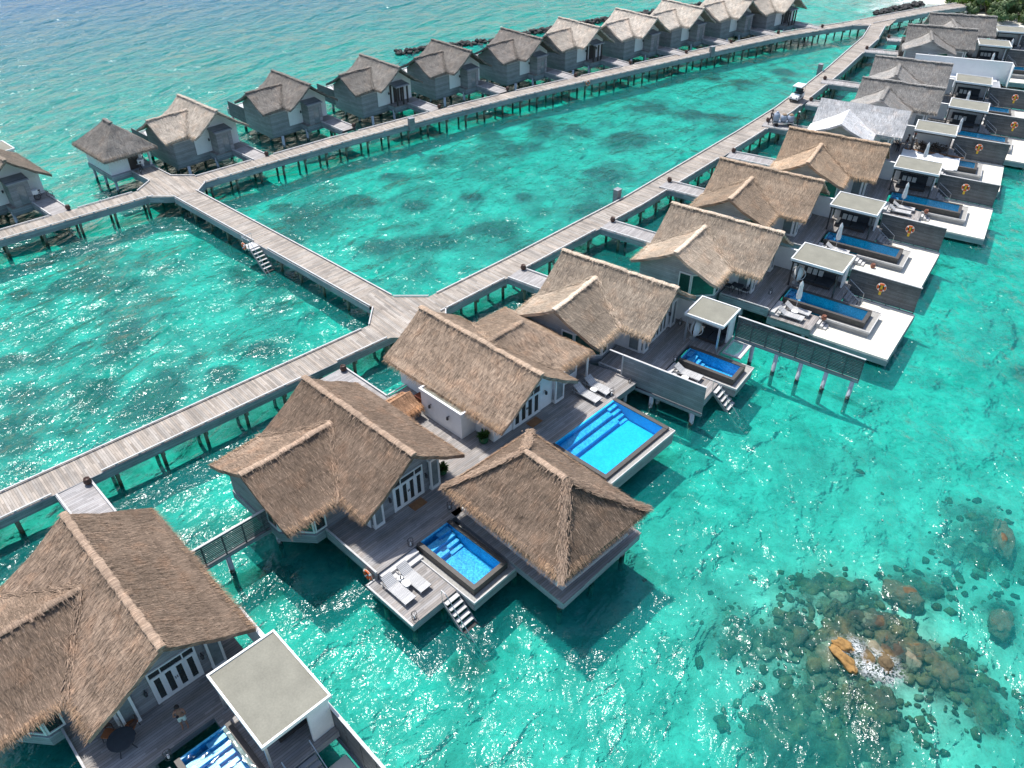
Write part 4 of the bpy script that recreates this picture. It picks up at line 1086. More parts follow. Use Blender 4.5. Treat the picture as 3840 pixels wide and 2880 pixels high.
MB().box(-1.39, -1.34, 3.07, 3.78, 2.86, 4.8).obj('glass', 'pane', f, off)
f = MB().box(-2.28, -2.22, 4.4, 6.3, 2.62, 3.3).box(-2.28, -2.2, 4.4, 6.3, 4.75, 4.9).box(-2.28, -2.2, 4.4, 4.5, 3.3, 4.75).box(-2.28, -2.2, 6.2, 6.3, 3.3, 4.75).obj('wing_window', 'white', H, off)
MB().box(-2.26, -2.22, 4.5, 6.2, 3.3, 4.75).obj('glass', 'pane', f, off)
MB().tube([(-1.7, 6.9, 2.6), (-1.7, 6.9, 4.9)], .09, 8).obj('post', 'white', H, off)
ax = thing('flat_roof_annex', FB2, (-7.4, -4.2, 2.6), 'white flat-roofed annex with two dark wall lamps beside the white hall', 'annex'); off = (-7.4, -4.2, 2.6)
MB().box(-7.35, -3.35, -4.15, -2.95, 2.62, 4.72).obj('wall', 'stucco', ax, off)
MB().box(-7.25, -3.45, -4.05, -2.95, 4.722, 4.76).obj('roof_felt', 'felt', ax, off)
MB().box(-7.45, -3.25, -4.25, -4.10, 4.60, 4.84).box(-3.40, -3.25, -4.10, -2.95, 4.60, 4.84).box(-7.45, -7.30, -4.10, -2.95, 4.60, 4.84).obj('roof_rim', 'white', ax, off)
wall_lamp(ax, off, -6.35, -4.15, 3.85, (0, -1)); wall_lamp(ax, off, -4.55, -4.15, 3.85, (0, -1))
sh = thing('thatched_shelter', FB2, (-7.8, -5.0, 2.6), 'low shelter with a short rounded thatch roof between the villa and the white annex', 'shelter'); off = (-7.8, -5.0, 2.6)
sl = [([(-8.3, -6.1, 4.15), (-8.3, -4.3, 4.15), (-7.0, -4.3, 3.45), (-7.0, -6.1, 3.45)], [(2, 3)]), ([(-8.3, -6.1, 4.15), (-8.3, -4.3, 4.15), (-9.2, -4.3, 3.6), (-9.2, -6.1, 3.6)], [(2, 3)])]
add_roof(sh, off, sl, None, None, (.36, .21, .125), 30, 40, 22)
for v, u in ((-9.0, -5.9), (-7.2, -5.9), (-7.2, -4.5), (-9.0, -4.5)): MB().box(v - .06, v + .06, u - .06, u + .06, 2.602, 3.5).obj('post', 'wall_timber', sh, off)
MB().box(-7.3, -7.22, -5.8, -4.6, 2.602, 3.3).obj('side_panel', 'wall_timber', sh, off)
o = MB().box(-.3, .3, -.25, .25, 0, .9).box(-.34, .34, -.29, .29, .902, .96).obj('store_box', 'rust'); o.location = FB2.w(-8.0, -3.7, 2.602); o.rotation_euler = (0, 0, FB2.a)
tag(o, 'rust red store box tucked behind the white annex', 'box')
lounger(FB2, -.3, 5.12, 2.602, 'pale lounger nearest the hall beside the largest pool', 'slatted sun loungers')
lounger(FB2, -.3, 6.35, 2.602, 'pale lounger farther from the hall beside the largest pool', 'slatted sun loungers')
side_table(FB2, -.1, 5.74, 2.602, 'white side table between the loungers by the largest pool', 'white side tables between loungers')
lantern(FB2, .95, 6.5, 2.602, 'wire lantern beside the loungers at the largest pool', s=1.2)
lantern(FB2, 1.0, 8.6, 2.602, 'small dark lantern at the outer corner of the deck by the board wall', s=.7)
def doormat(fr, v, u, label):
    o = MB().box(-.32, .32, -.5, .5, 0, .03).obj('doormat', 'wood_warm'); o.location = fr.w(v, u, 2.604); o.rotation_euler = (0, 0, fr.a); tag(o, label, 'doormat', 'brown doormats before the glazed doors')
doormat(FB2, -1.05, .5, 'brown doormat before the doors of the white hall')
doormat(FB1, -.75, .5, 'brown doormat before the doors of the brown villa by the pavilion')
bridge(FB2, -15.7, -10.5, -7.1, -4.65, 'planked bridge to the deck shared by the brown villa and the white hall', GR['bridges'], trestles=2)
urn(FB2, -15.3, -4.95, 2.62, 'round brown urn at the bridge beside the white hall')
def planter(fr, v, u, label, s=1.0, seed=1):
    r = thing('potted_plant', fr, (v, u, 2.602), label, 'potted plant', 'leafy plants in green pots'); rn = random.Random(seed)
    MB().lathe([(.17 * s, 0), (.27 * s, .12 * s), (.30 * s, .34 * s), (.25 * s, .46 * s), (.28 * s, .5 * s), (.23 * s, .46 * s), (.05, .40 * s)], (0, 0, 0), 14).obj('pot', 'green', r, smooth=True)
    m = MB()
    for k in range(90):
        t = rn.uniform(0, 6.283); e = rn.uniform(.2, 1.2); L = rn.uniform(.25, .6) * s; d = Vector((math.cos(t) * math.cos(e), math.sin(t) * math.cos(e), math.sin(e))); b = Vector((0, 0, .42 * s)); sd = d.cross(Vector((0, 0, 1))).normalized() * rn.uniform(.04, .08) * s
        mid = b + d * L * .6 + Vector((0, 0, .05)); m.add([b, mid - sd, b + d * L - Vector((0, 0, .05 * L)), mid + sd], [(0, 1, 2, 3)])
    m.obj('foliage', 'leaf', r)
planter(FB2, -2.1, -3.35, 'leafy plant in a green pot at the corner of the white hall', 1.15, 3)
planter(FB1, -1.6, 3.35, 'leafy plant behind the white pillar of the brown villa', 1.0, 4)

# pavilion with a hipped roof
P = thing('hipped_pavilion', FB3, (-1.4, .1, 0), 'open pavilion with a hipped brown thatch roof standing out over the water', 'pavilion'); off = (-1.4, .1, 0)
c = (-1.42, .05); a, b = 4.75, 3.62; r0, r1 = (-3.05, .05, 7.5), (.15, .05, 7.5); ze = 4.85
q = [(c[0] - a, c[1] - b, ze), (c[0] + a, c[1] - b, ze), (c[0] + a, c[1] + b, ze), (c[0] - a, c[1] + b, ze)]
sl = [([r0, r1, q[1], q[0]], [(2, 3)]), ([r1, r0, q[3], q[2]], [(2, 3)]), ([r1, q[2], q[1]], [(1, 2)]), ([r0, q[0], q[3]], [(1, 2)])]
rf = add_roof(P, off, sl, [(r0[:2] + (7.54,), r1[:2] + (7.54,))], None, BROWN, 48, 46, 31)
m = valley_strip([(r0, q[0], (.6, -.8, 0)), (r0, q[3], (.6, .8, 0)), (r1, q[1], (.6, .8, 0)), (r1, q[2], (.6, -.8, 0))], 8, 190).obj('hip_thatch', 'thatch', rf, off, color=tuple(x * 1.45 for x in BROWN))
for v in (c[0] - 3.7, c[0], c[0] + 3.7):
    for u in (c[1] - 2.7, c[1] + 2.7): MB().box(v - .1, v + .1, u - .1, u + .1, 2.78, 5.0).obj('post', 'white', P, off)
MB().box(-5.6, 2.55, -2.55, 3.0, 2.62, 2.78).obj('inner_floor', 'deck', P, off)
MB().box(-5.7, 2.65, -2.66, -2.552, 2.60, 2.84).box(2.552, 2.65, -2.55, 3.0, 2.60, 2.84).obj('floor_kerb', 'kerb', P, off)
MB().prism([(-6.0, -3.25), (3.3, -3.25), (3.05, 3.75), (-6.0, 3.75)], 2.54, 2.6).obj('deck_boards', 'deck', P, off)
MB().prism([(-5.9, -3.2), (3.25, -3.2), (3.0, 3.7), (-5.9, 3.7)], 2.02, 2.538).obj('fascia', 'fascia', P, off)
piles(P, off, grid_piles(-5, 2.4, -2.5, 3.0, 3, 3), z1=2.018)
r = thing('sofa', FB3, (-1, 0, 2.78), 'dark sofa in the shade of the hipped pavilion', 'sofa'); MB().box(-1.1, 1.1, -.4, .3, .1, .42).obj('seat_cushion', 'cushion', r); MB().box(-1.1, 1.1, .31, .5, .1, .85).obj('back_cushion', 'cushion', r)

# screen linking the corner villa and the brown villa
ln = Vector((-14.45, 32.75)) - Vector((-17.6, 29.7)); fl = Frame(-17.6, 29.7, math.degrees(math.atan2(ln.y, ln.x)) + 90)
screen(fl, 'glazed timber screen over the water between the two brown villas', GR['screen fences'], 0, -1.0, ln.length + 1.0, 2.3, 3.95, pts=2, open_slats=True)

# ================================================================== plain villas along the straight walkway
LV = 'grey thatched villas along the far walkway'
def left_villa(fr, label, color, straws=10, fringe=12, seed=40, porch='wall_timber', open_porch=False, wing='wall_timber'):
    r = thing('thatched_villa', fr, (0, 0, 0), label, 'villa', LV); off = O0
    zr, k = 7.5, .708; L = 8.5; wz = 6.75; wc, wh, wu = -5.05, 3.3, -6.0; hl = 3.25; ze = zr - k * hl
    iu = -(zr - wz) / k; inn, out = (wc, iu, wz), (wc, wu, wz); wze = 4.95
    R0, R1 = (-L, 0, zr), (0, 0, zr)
    vr = (wc + wh, -hl, wze + .1); vl = (wc - wh, -hl, wze + .1)
    sl = [([R0, R1, (0, -hl, ze), (wc + wh, -hl, ze), inn, (wc - wh, -hl, ze), (-L, -hl, ze)], [(2, 3)]), ([R1, R0, (-L, 3.65, zr - k * 3.65), (0, 3.65, zr - k * 3.65)], [(2, 3)]),
          ([out, inn, (wc + wh, -hl, ze), (wc + wh, wu, wze)], [(2, 3)]), ([inn, out, (wc - wh, wu, wze), (wc - wh, -hl, ze)], [(2, 3)])]
    add_roof(r, off, sl, [((-L, 0, zr + .02), (.02, 0, zr + .02)), ((wc, wu, wz + .02), (wc, iu + .1, wz + .02))], [(inn, (wc + wh, -hl, ze), (.75, .65, 0))], color, straws, fringe, seed, capk=1.25)
    MB().xprism([(-2.55, 2.62), (3.0, 2.62), (3.0, 5.0), (0, 7.1), (-2.55, 5.3)], -L + .6, -1.9).obj('wall', 'stucco', r, off)
    MB().box(-8.0, -2.0, -5.1, -2.552, 1.65, 4.75).yprism([(-8.05, 4.755), (-2.05, 4.755), (wc, 6.42)], -5.1, -2.55).obj('wing_wall', wing, r, off)
    MB().box(-2.85, -1.95, -5.05, -1.0, 1.7, 4.55).obj('bath_screen', wing, r, off)
    MB().box(-2.9, -1.90, -5.1, -.95, 4.552, 4.62).obj('screen_cap', 'kerb', r, off)
    p = MB()
    if open_porch:
        for v, u in ((-.45, -.5), (-.45, 1.2), (-1.8, -.5), (-1.8, 1.2), (-.45, .5)): p.box(v - .09, v + .09, u - .09, u + .09, 2.62, 4.95)
    else:
        p.box(-1.89, -.35, -.6, -.5, 2.3, 4.95).box(-.45, -.352, -.5, .1, 2.3, 4.95).box(-.45, -.352, .9, 1.25, 2.3, 4.95).box(-.45, -.352, .1, .9, 4.55, 4.95).box(-1.89, -.35, 1.25, 1.35, 2.3, 4.95)
    p.obj('porch', 'dark_timber' if open_porch else porch, r, off)
    if not open_porch: MB().box(-.42, -.40, .1, .9, 2.62, 4.55).obj('porch_door', 'pane', r, off)
    MB().yprism([(-1.89, 5.30), (-1.89, 5.17), (-.2, 4.97), (-.2, 5.08)], -.75, 1.5).obj('porch_roof', 'fascia', r, off)
    MB().box(-1.895, -1.85, .0, .95, 2.64, 4.6).obj('entrance_door', 'dark_timber', r, off)
    MB().box(-1.895, -1.865, 1.7, 2.6, 2.64, 4.6).obj('side_door', 'white', r, off)
    wall_lamp(r, off, -1.88, 1.5, 4.0)
    wall_lamp(r, off, -1.88, -.85, 4.0)
    return r
def left_deck(fr, label):
    r = thing('villa_deck', fr, (0, 0, 0), label, 'deck', 'decks at the far walkway villas'); off = O0
    deck_slab(r, off, [(-13.6, -4.6), (-13.6, 3.0), (-.3, 3.3), (-.3, -1.0), (-2.0, -1.0), (-2.0, -4.95), (-8.0, -4.95)], 2.6, beam=.75)
    MB().box(-12.2, -8.1, -5.0, -4.92, 2.0, 3.9).obj('side_screen', 'screen_timber', r, off)
    slat_rail(r, off, (-13.5, -4.5), (-13.5, 2.9), 2.61)
    piles(r, off, grid_piles(-12.8, -.9, -4.4, 2.6, 5, 3), z1=2.1)
    return r
# ---------------- frames of the far row
FV = [Frame(-49.7, 75.8, 48), Frame(-33.02, 89.89, 47.5), Frame(-24.39, 99.08, 45.5), Frame(-14.3, 106.0, 45), Frame(-5.41, 113.2, 44), Frame(4.3, 119.3, 44), Frame(12.9, 125.4, 43), Frame(22.2, 131.0, 43), Frame(30.4, 136.9, 42), Frame(39.4, 142.4, 42), Frame(47.9, 146.3, 42)]
VCOL = [(.20, .165, .13), (.30, .26, .215), (.145, .132, .117), (.155, .143, .127), (.145, .132, .117), (.16, .143, .127), (.33, .29, .245), (.38, .335, .285), (.37, .33, .28), (.36, .32, .27), (.35, .31, .26)]
VLBL = ['brown-grey thatched villa cut off by the picture edge, a delivery bicycle at its door', 'pale grey thatched villa next to the small white hut', 'dark grey thatched villa next to the pale one by the hut',
        'dark grey thatched villa with dark open porch posts, a red towel on its deck', 'dark grey thatched villa beside the tip of the breakwater', 'dark grey thatched villa in front of the breakwater middle, last of the dark roofs',
        'pale tan thatched villa, first pale roof after the dark ones', 'pale tan thatched villa, second pale roof after the dark ones', 'pale tan thatched villa, third pale roof after the dark ones',
        'pale tan thatched villa, second from the bare water at the end of the far row', 'pale tan thatched villa, last of the far row before the open water']
pa = left_villa(FV[1], VLBL[1], VCOL[1], 16, 18, 41)
pb = left_villa(FV[3], VLBL[3], VCOL[3], 10, 14, 42, open_porch=True)
ld = left_deck(FV[1], 'deck of the ' + VLBL[1].split(',')[0])
lb = bridge(FV[1], -.28, 4.15, .95, 2.95, 'planked bridge to the ' + VLBL[1].split(',')[0], 'bridges at the far walkway', trestles=1)
lu = urn(FV[1], 4.0, 2.8, 2.62, 'round brown urn at the bridge of the pale grey villa by the hut')
for i in (0, 2, 4, 5, 6, 7, 8, 9, 10):
    copy_thing(pb if i in (6, 10) else pa, FV[i], VLBL[i], color=VCOL[i])
SHORT = ['cut-off villa with the bicycle', '', 'dark grey villa next to the pale one', 'dark villa with the red towel', 'dark villa at the breakwater tip', 'last of the dark roofed villas', 'first pale villa after the dark roofs', 'second pale villa after the dark roofs', 'third pale villa after the dark roofs', 'last but one villa of the far row', 'last villa of the far row']
for i in range(11):
    if i == 1: continue
    copy_thing(ld, FV[i], 'deck of the ' + SHORT[i]); copy_thing(lb, FV[i], 'planked bridge to the ' + SHORT[i]); copy_thing(lu, FV[i], 'round brown urn at the bridge of the ' + SHORT[i])
for i, nm in ((1, 'pale grey villa by the hut'), (2, 'dark villa next to the pale one'), (3, 'dark villa with the red towel'), (4, 'dark villa at the breakwater tip')):
    lounger(FV[i], -10.6, -3.6, 2.602, 'outer white lounger on the back deck of the ' + nm, 'white loungers on the back decks', mat='canvas')
    lounger(FV[i], -10.6, -2.6, 2.602, 'inner white lounger on the back deck of the ' + nm, 'white loungers on the back decks', mat='canvas')
o = MB().box(-.45, .45, -.3, .3, 0, .05).box(-.35, .35, -.28, .28, .052, .10).obj('towel', 'red_cloth'); o.location = FV[3].w(-9.6, -3.6, 2.94); o.rotation_euler = (0, 0, FV[3].a); tag(o, 'red towel on a white lounger of the far row', 'towel')
cabana(FV[0], 'small felt roofed cabana behind the cut-off villa', 'cabanas at the far walkway', -13.2, -9.8, 1.2, 4.0, zroof=5.0)

# hut
hx = Vector((.73, -.68)); FH = Frame(-44.15, 87.0, math.degrees(math.atan2(-.68, .73)) + 90)
hut = thing('thatched_hut', FH, (0, 0, 0), 'small white square hut with a dark hipped thatch roof on stilts', 'hut')
a, b, ze = 3.9, 3.05, 4.75; r0, r1 = (-.9, 0, 7.45), (.9, 0, 7.45); q = [(-a, -b, ze), (a, -b, ze), (a, b, ze), (-a, b, ze)]
add_roof(hut, O0, [([r0, r1, q[1], q[0]], [(2, 3)]), ([r1, r0, q[3], q[2]], [(2, 3)]), ([r1, q[2], q[1]], [(1, 2)]), ([r0, q[0], q[3]], [(1, 2)])], [(r0, r1)], None, (.165, .152, .136), 14, 20, 51, capk=1.05)
MB().box(-2.9, 2.7, -2.3, 1.5, 2.62, 5.0).obj('wall', 'stucco', hut)
MB().box(2.702, 2.76, -.1, 1.1, 2.64, 4.6).obj('door', 'dark_timber', hut)
MB().box(2.6, 2.8, 2.2, 2.4, 2.6, 5.0).obj('post', 'white', hut)
MB().box(-3.0, 3.2, -2.4, 2.5, 2.05, 2.6).obj('platform', 'fascia', hut)
piles(hut, O0, grid_piles(-2.6, 2.7, -2.1, 2.1, 3, 2), z1=2.05, r=.15)

# ================================================================== walkways
WG = 'timber walkways over the lagoon'
RC = [(-46, 20.6), (-30.97, 34.5), (-10.65, 53.15), (-6.17, 57.55), (.84, 64.67), (12.6, 77.2), (20.2, 86.2), (28.2, 95.7), (35.3, 104.5), (41.4, 113.0), (47.2, 121.3), (52.9, 130), (58.4, 138.3), (62.6, 146.5)]
LC = [(-62, 58.6), (-49.0, 69.6), (-38.7, 78.8), (-35.5, 81.0), (-28.9, 86.9), (-20.45, 94.3), (-9.0, 103.6), (.6, 110.8), (9.9, 117.2), (18.9, 123.4), (26.4, 128.6), (36.5, 135.3), (44.8, 140.7), (53.0, 145.0), (59.5, 148.2)]
XC = [(-34.2, 78.9), (-18.6, 64.75), (-11.0, 57.75)]
NC = [(61.5, 149.0), (68.2, 153.0), (75.8, 157.4), (84, 161.2), (97, 166)]
def gap_pts(frames, v, u, rad=1.25): return [(*fr.w(v, u)[:2], rad) for fr in frames]
g_r = [(*FA.w(-19.3, 1.9)[:2], 1.5), (*FB2.w(-16, -5.9)[:2], 1.6), (*F1.w(-16.4, 1.6)[:2], 1.5), (*F2.w(-17.7, 1.6)[:2], 1.5)] + [(*FC[i].w(BR_V[i], 1.6)[:2], 1.6) for i in range(2, 9)]
boardwalk(RC, 2.5, 'main timber walkway that bends past the thatched pool villas', WG, gaps_l=[(-11.5, 55.4, 2.3), (-8.6, 58.3, 2.6)], gaps_r=g_r + [(-8, 54.2, 2.7)])
boardwalk(LC, 2.3, 'gently curving timber walkway in front of the far row of villas', WG, gaps_l=[(*fr.w(4.3, 1.95)[:2], 1.4) for fr in FV] + [(-37.6, 81.6, 3.2)], gaps_r=[(-35, 79.5, 2.9)])
xb = boardwalk(XC, 2.5, 'straight cross walkway joining the two long walkways', WG, gaps_r=[(-23.4, 67.4, 1.2)])
boardwalk(NC, 3.0, 'last piece of walkway running to the green island', WG, step=2.9)
def junction(poly, label, kerbs):
    c = [sum(p[i] for p in poly) / len(poly) for i in (0, 1)]; r = bpy.data.objects.new('walkway_junction', None); COL.objects.link(r); r.location = (*c, 0); off = (*c, 0)
    tag(r, label, 'boardwalk', 'planked junction platforms')
    m = MB(); m.add([(*p, 2.606) for p in poly], [tuple(range(len(poly)))], [[(p[0] * .75 + p[1] * .66, p[1] * .75 - p[0] * .66) for p in poly]]); m.obj('deck_boards', 'walk', r, off)
    f = MB(); k = MB()
    for a, b in kerbs:
        a, b = Vector(a), Vector(b); d = (b - a).normalized(); n = Vector((-d.y, d.x)) * .05
        f.prism([tuple(a - n), tuple(b - n), tuple(b + n), tuple(a + n)], 1.98, 2.602); k.prism([tuple(a - n), tuple(b - n), tuple(b + n), tuple(a + n)], 2.69, 2.75)
    f.obj('fascia', 'fascia', r, off); k.obj('edge_kerb', 'kerb', r, off)
    for p in [Vector(c) + Vector(q) for q in ((-.8, -.5), (.9, .6))]:
        MB().tube([(*p, -3.2), (*p, 2.0)], .14, 8).obj('pile', 'pile_wood', r, off)
J1 = [(-13.4, 52.3), (-11.5, 54.1), (-11.55, 56.75), (-13.0, 58.1), (-11.4, 59.75), (-10.04, 58.48), (-7.08, 58.48), (-6.4, 59.1), (-4.7, 57.4), (-5.6, 56.6), (-5.4, 55.2), (-8.3, 52.4), (-9.6, 52.35), (-11.6, 50.5)]
junction(J1, 'wide planked junction beside the white hall', [((-11.5, 54.1), (-11.55, 56.75)), ((-10.04, 58.48), (-7.08, 58.48)), ((-5.5, 56.7), (-5.4, 55.2))])
J2 = [(-37.98, 78.04), (-35, 78.22), (-33.07, 79.55), (-32.97, 81.9), (-34.64, 83.53), (-37.25, 83.53), (-40.3, 86.2), (-42.1, 84.7), (-39.11, 82.1), (-39.5, 79.55)]
junction(J2, 'wide planked junction in front of the small white hut', [(J2[i], J2[i + 1]) for i in (0, 2, 4, 5, 7, 8)])
J3 = [(57.0, 147.6), (58.25, 146.3), (61.15, 146.5), (62.2, 145.2), (64.4, 146.2), (67.9, 151.4), (66.5, 153.6), (60, 150.2)]
junction(J3, 'planked junction where the two long walkways meet far away', [(J3[1], J3[2])])
def utility_box(x, y, ang, label):
    r = bpy.data.objects.new('utility_box', None); COL.objects.link(r); r.location = (x, y, 2.0); r.rotation_euler = (0, 0, R(ang)); tag(r, label, 'utility box', 'grey utility boxes at the walkway edge')
    MB().box(-.35, .35, -.28, .28, 0, 1.5).obj('cabinet', 'wall_timber', r); MB().box(-.39, .39, -.32, .32, 1.502, 1.56).obj('lid', 'fascia', r)
utility_box(-12.5, 98.9, 38, 'grey utility box on the curving walkway before the dark roofed villas'); utility_box(10.9, 78.0, 48, 'grey utility box on the main walkway across from the grey-tan villa')
utility_box(31.0, 130.3, 34, 'grey utility box on the curving walkway before the pale roofed villas'); utility_box(45.0, 121.2, 56, 'grey utility box on the main walkway beyond the golf cart')

# stairs and buoy of the cross walkway
fx = Frame(-23.6, 67.5, math.degrees(math.atan2(58.45 - 79.55, -9.95 + 33.07)) + 90)
water_stairs(fx, -.2, -1.0, .05, 2.6, 3.6, 3.2, 'pale timber stairs from the cross walkway down into the lagoon', 12)
r = thing('stair_platform', fx, (-1.2, -1.1, 2.2), 'small railed platform at the head of the cross walkway stairs', 'platform'); off = (-1.2, -1.1, 2.2)
MB().box(-1.25, -.2, -1.05, .05, 2.40, 2.58).obj('boards', 'kerb', r, off)
MB().tube([(-1.2, .0, 2.58), (-1.2, .0, 3.5), (-1.2, -1.0, 3.5), (-1.2, -1.0, 2.4)], .03, 6).tube([(-1.2, -1.0, 3.5), (-.3, -1.0, 3.5), (-.3, -1.0, 2.4)], .03, 6).obj('rail', 'metal', r, off)
lifebuoy(fx, -.75, -1.2, 2.75, 'orange lifebuoy on the rail of the cross walkway stairs', 'orange lifebuoys', stand=False)
fl2 = Frame(10.9, 115.9, 34 + 90 - 90 + 0); lifebuoy(Frame(10.75, 116.15, 124), 0, -.0, 2.35, 'orange lifebuoy on the fascia of the curving walkway', 'orange lifebuoys', stand=False)

# ================================================================== building site: hoarding, tarp, workers
r = thing('site_hoarding', FC[7], (-8, -7.0, 2.0), 'long white hoarding between two grey thatched villas', 'hoarding'); off = (-8, -7.0, 2.0)
MB().box(-8.0, 4.6, -7.05, -6.95, 2.0, 4.9).obj('panel', 'white', r, off)
MB().box(-8.05, 4.65, -7.12, -6.88, 4.902, 5.0).box(-3.2, -3.1, -7.0, -6.2, 4.0, 4.9).obj('cap', 'canvas', r, off)
MB().box(4.602, 4.70, -8.6, -6.9, 2.0, 4.9).obj('return_panel', 'white', r, off)
r = thing('site_platform', FX, (0, 0, 0), 'bare platform with a white floor sheet below the hoarding', 'deck'); MB().box(-9, 6, -3, 3.6, 2.2, 2.58).obj('platform', 'fascia', r); MB().box(-2, 5.6, 1.6, 3.4, 2.584, 2.64).obj('sheet', 'canvas', r); piles(r, O0, grid_piles(-8, 5, -2.4, 3, 4, 2), z1=2.2)
F5 = FC[4]
rn = random.Random(5); m = MB(); nx, ny = 26, 12
for i in range(nx + 1):
    for j in range(ny + 1):
        v = .3 + 6.1 * i / nx; u = -2.2 + 2.75 * j / ny; u += .25 * math.sin(i * .5)
        z = 2.74 + .16 * noise.noise(Vector((v * 1.1, u * 1.3, 3))) + .10 * noise.noise(Vector((v * 3, u * 3, 1))) + (-.4 if u < -2.0 else 0)
        m.v.append((v, u, z))
for i in range(nx):
    for j in range(ny): a = i * (ny + 1) + j; m.f.append([a, a + ny + 1, a + ny + 2, a + 1]); m.uv.append(None)
r = thing('tarpaulin', F5, (3, -1, 2.7), 'crumpled white tarpaulin spread over the pool of the villa with the batten roof', 'tarpaulin'); m.obj('sheet', 'canvas', r, (3, -1, 2.7), smooth=True)
o = MB(); 
for k in range(140):
    v = rn.uniform(1.4, 4.9); u = rn.uniform(1.3, 2.5); z = 2.7 + rn.uniform(0, 1) * .9 * (1 - abs(u - 1.9) / .9); L = rn.uniform(.5, 1.1); t = rn.gauss(1.57, .35); o.tube([(v, u, z), (v + L * math.cos(t), u + L * math.sin(t) * .5, z + rn.uniform(-.2, .2))], .04, 4)
r = thing('old_thatch_pile', F5, (3, 1.9, 2.6), 'heap of old dark thatch in the cabana at the villa with the batten roof', 'thatch heap'); o.obj('bundles', 'straw_dark', r, (3, 1.9, 2.6))
o = MB().tube([(-3.2, 0, .06), (3.2, .1, .06)], .07, 6).tube([(-3.1, .22, .06), (2.5, .30, .06)], .06, 6).obj('timber_poles', 'wood_warm'); o.location = F5.w(3.6, .95, 2.61); o.rotation_euler = (0, 0, F5.a); tag(o, 'brown timber poles lying along the white tarpaulin', 'poles')

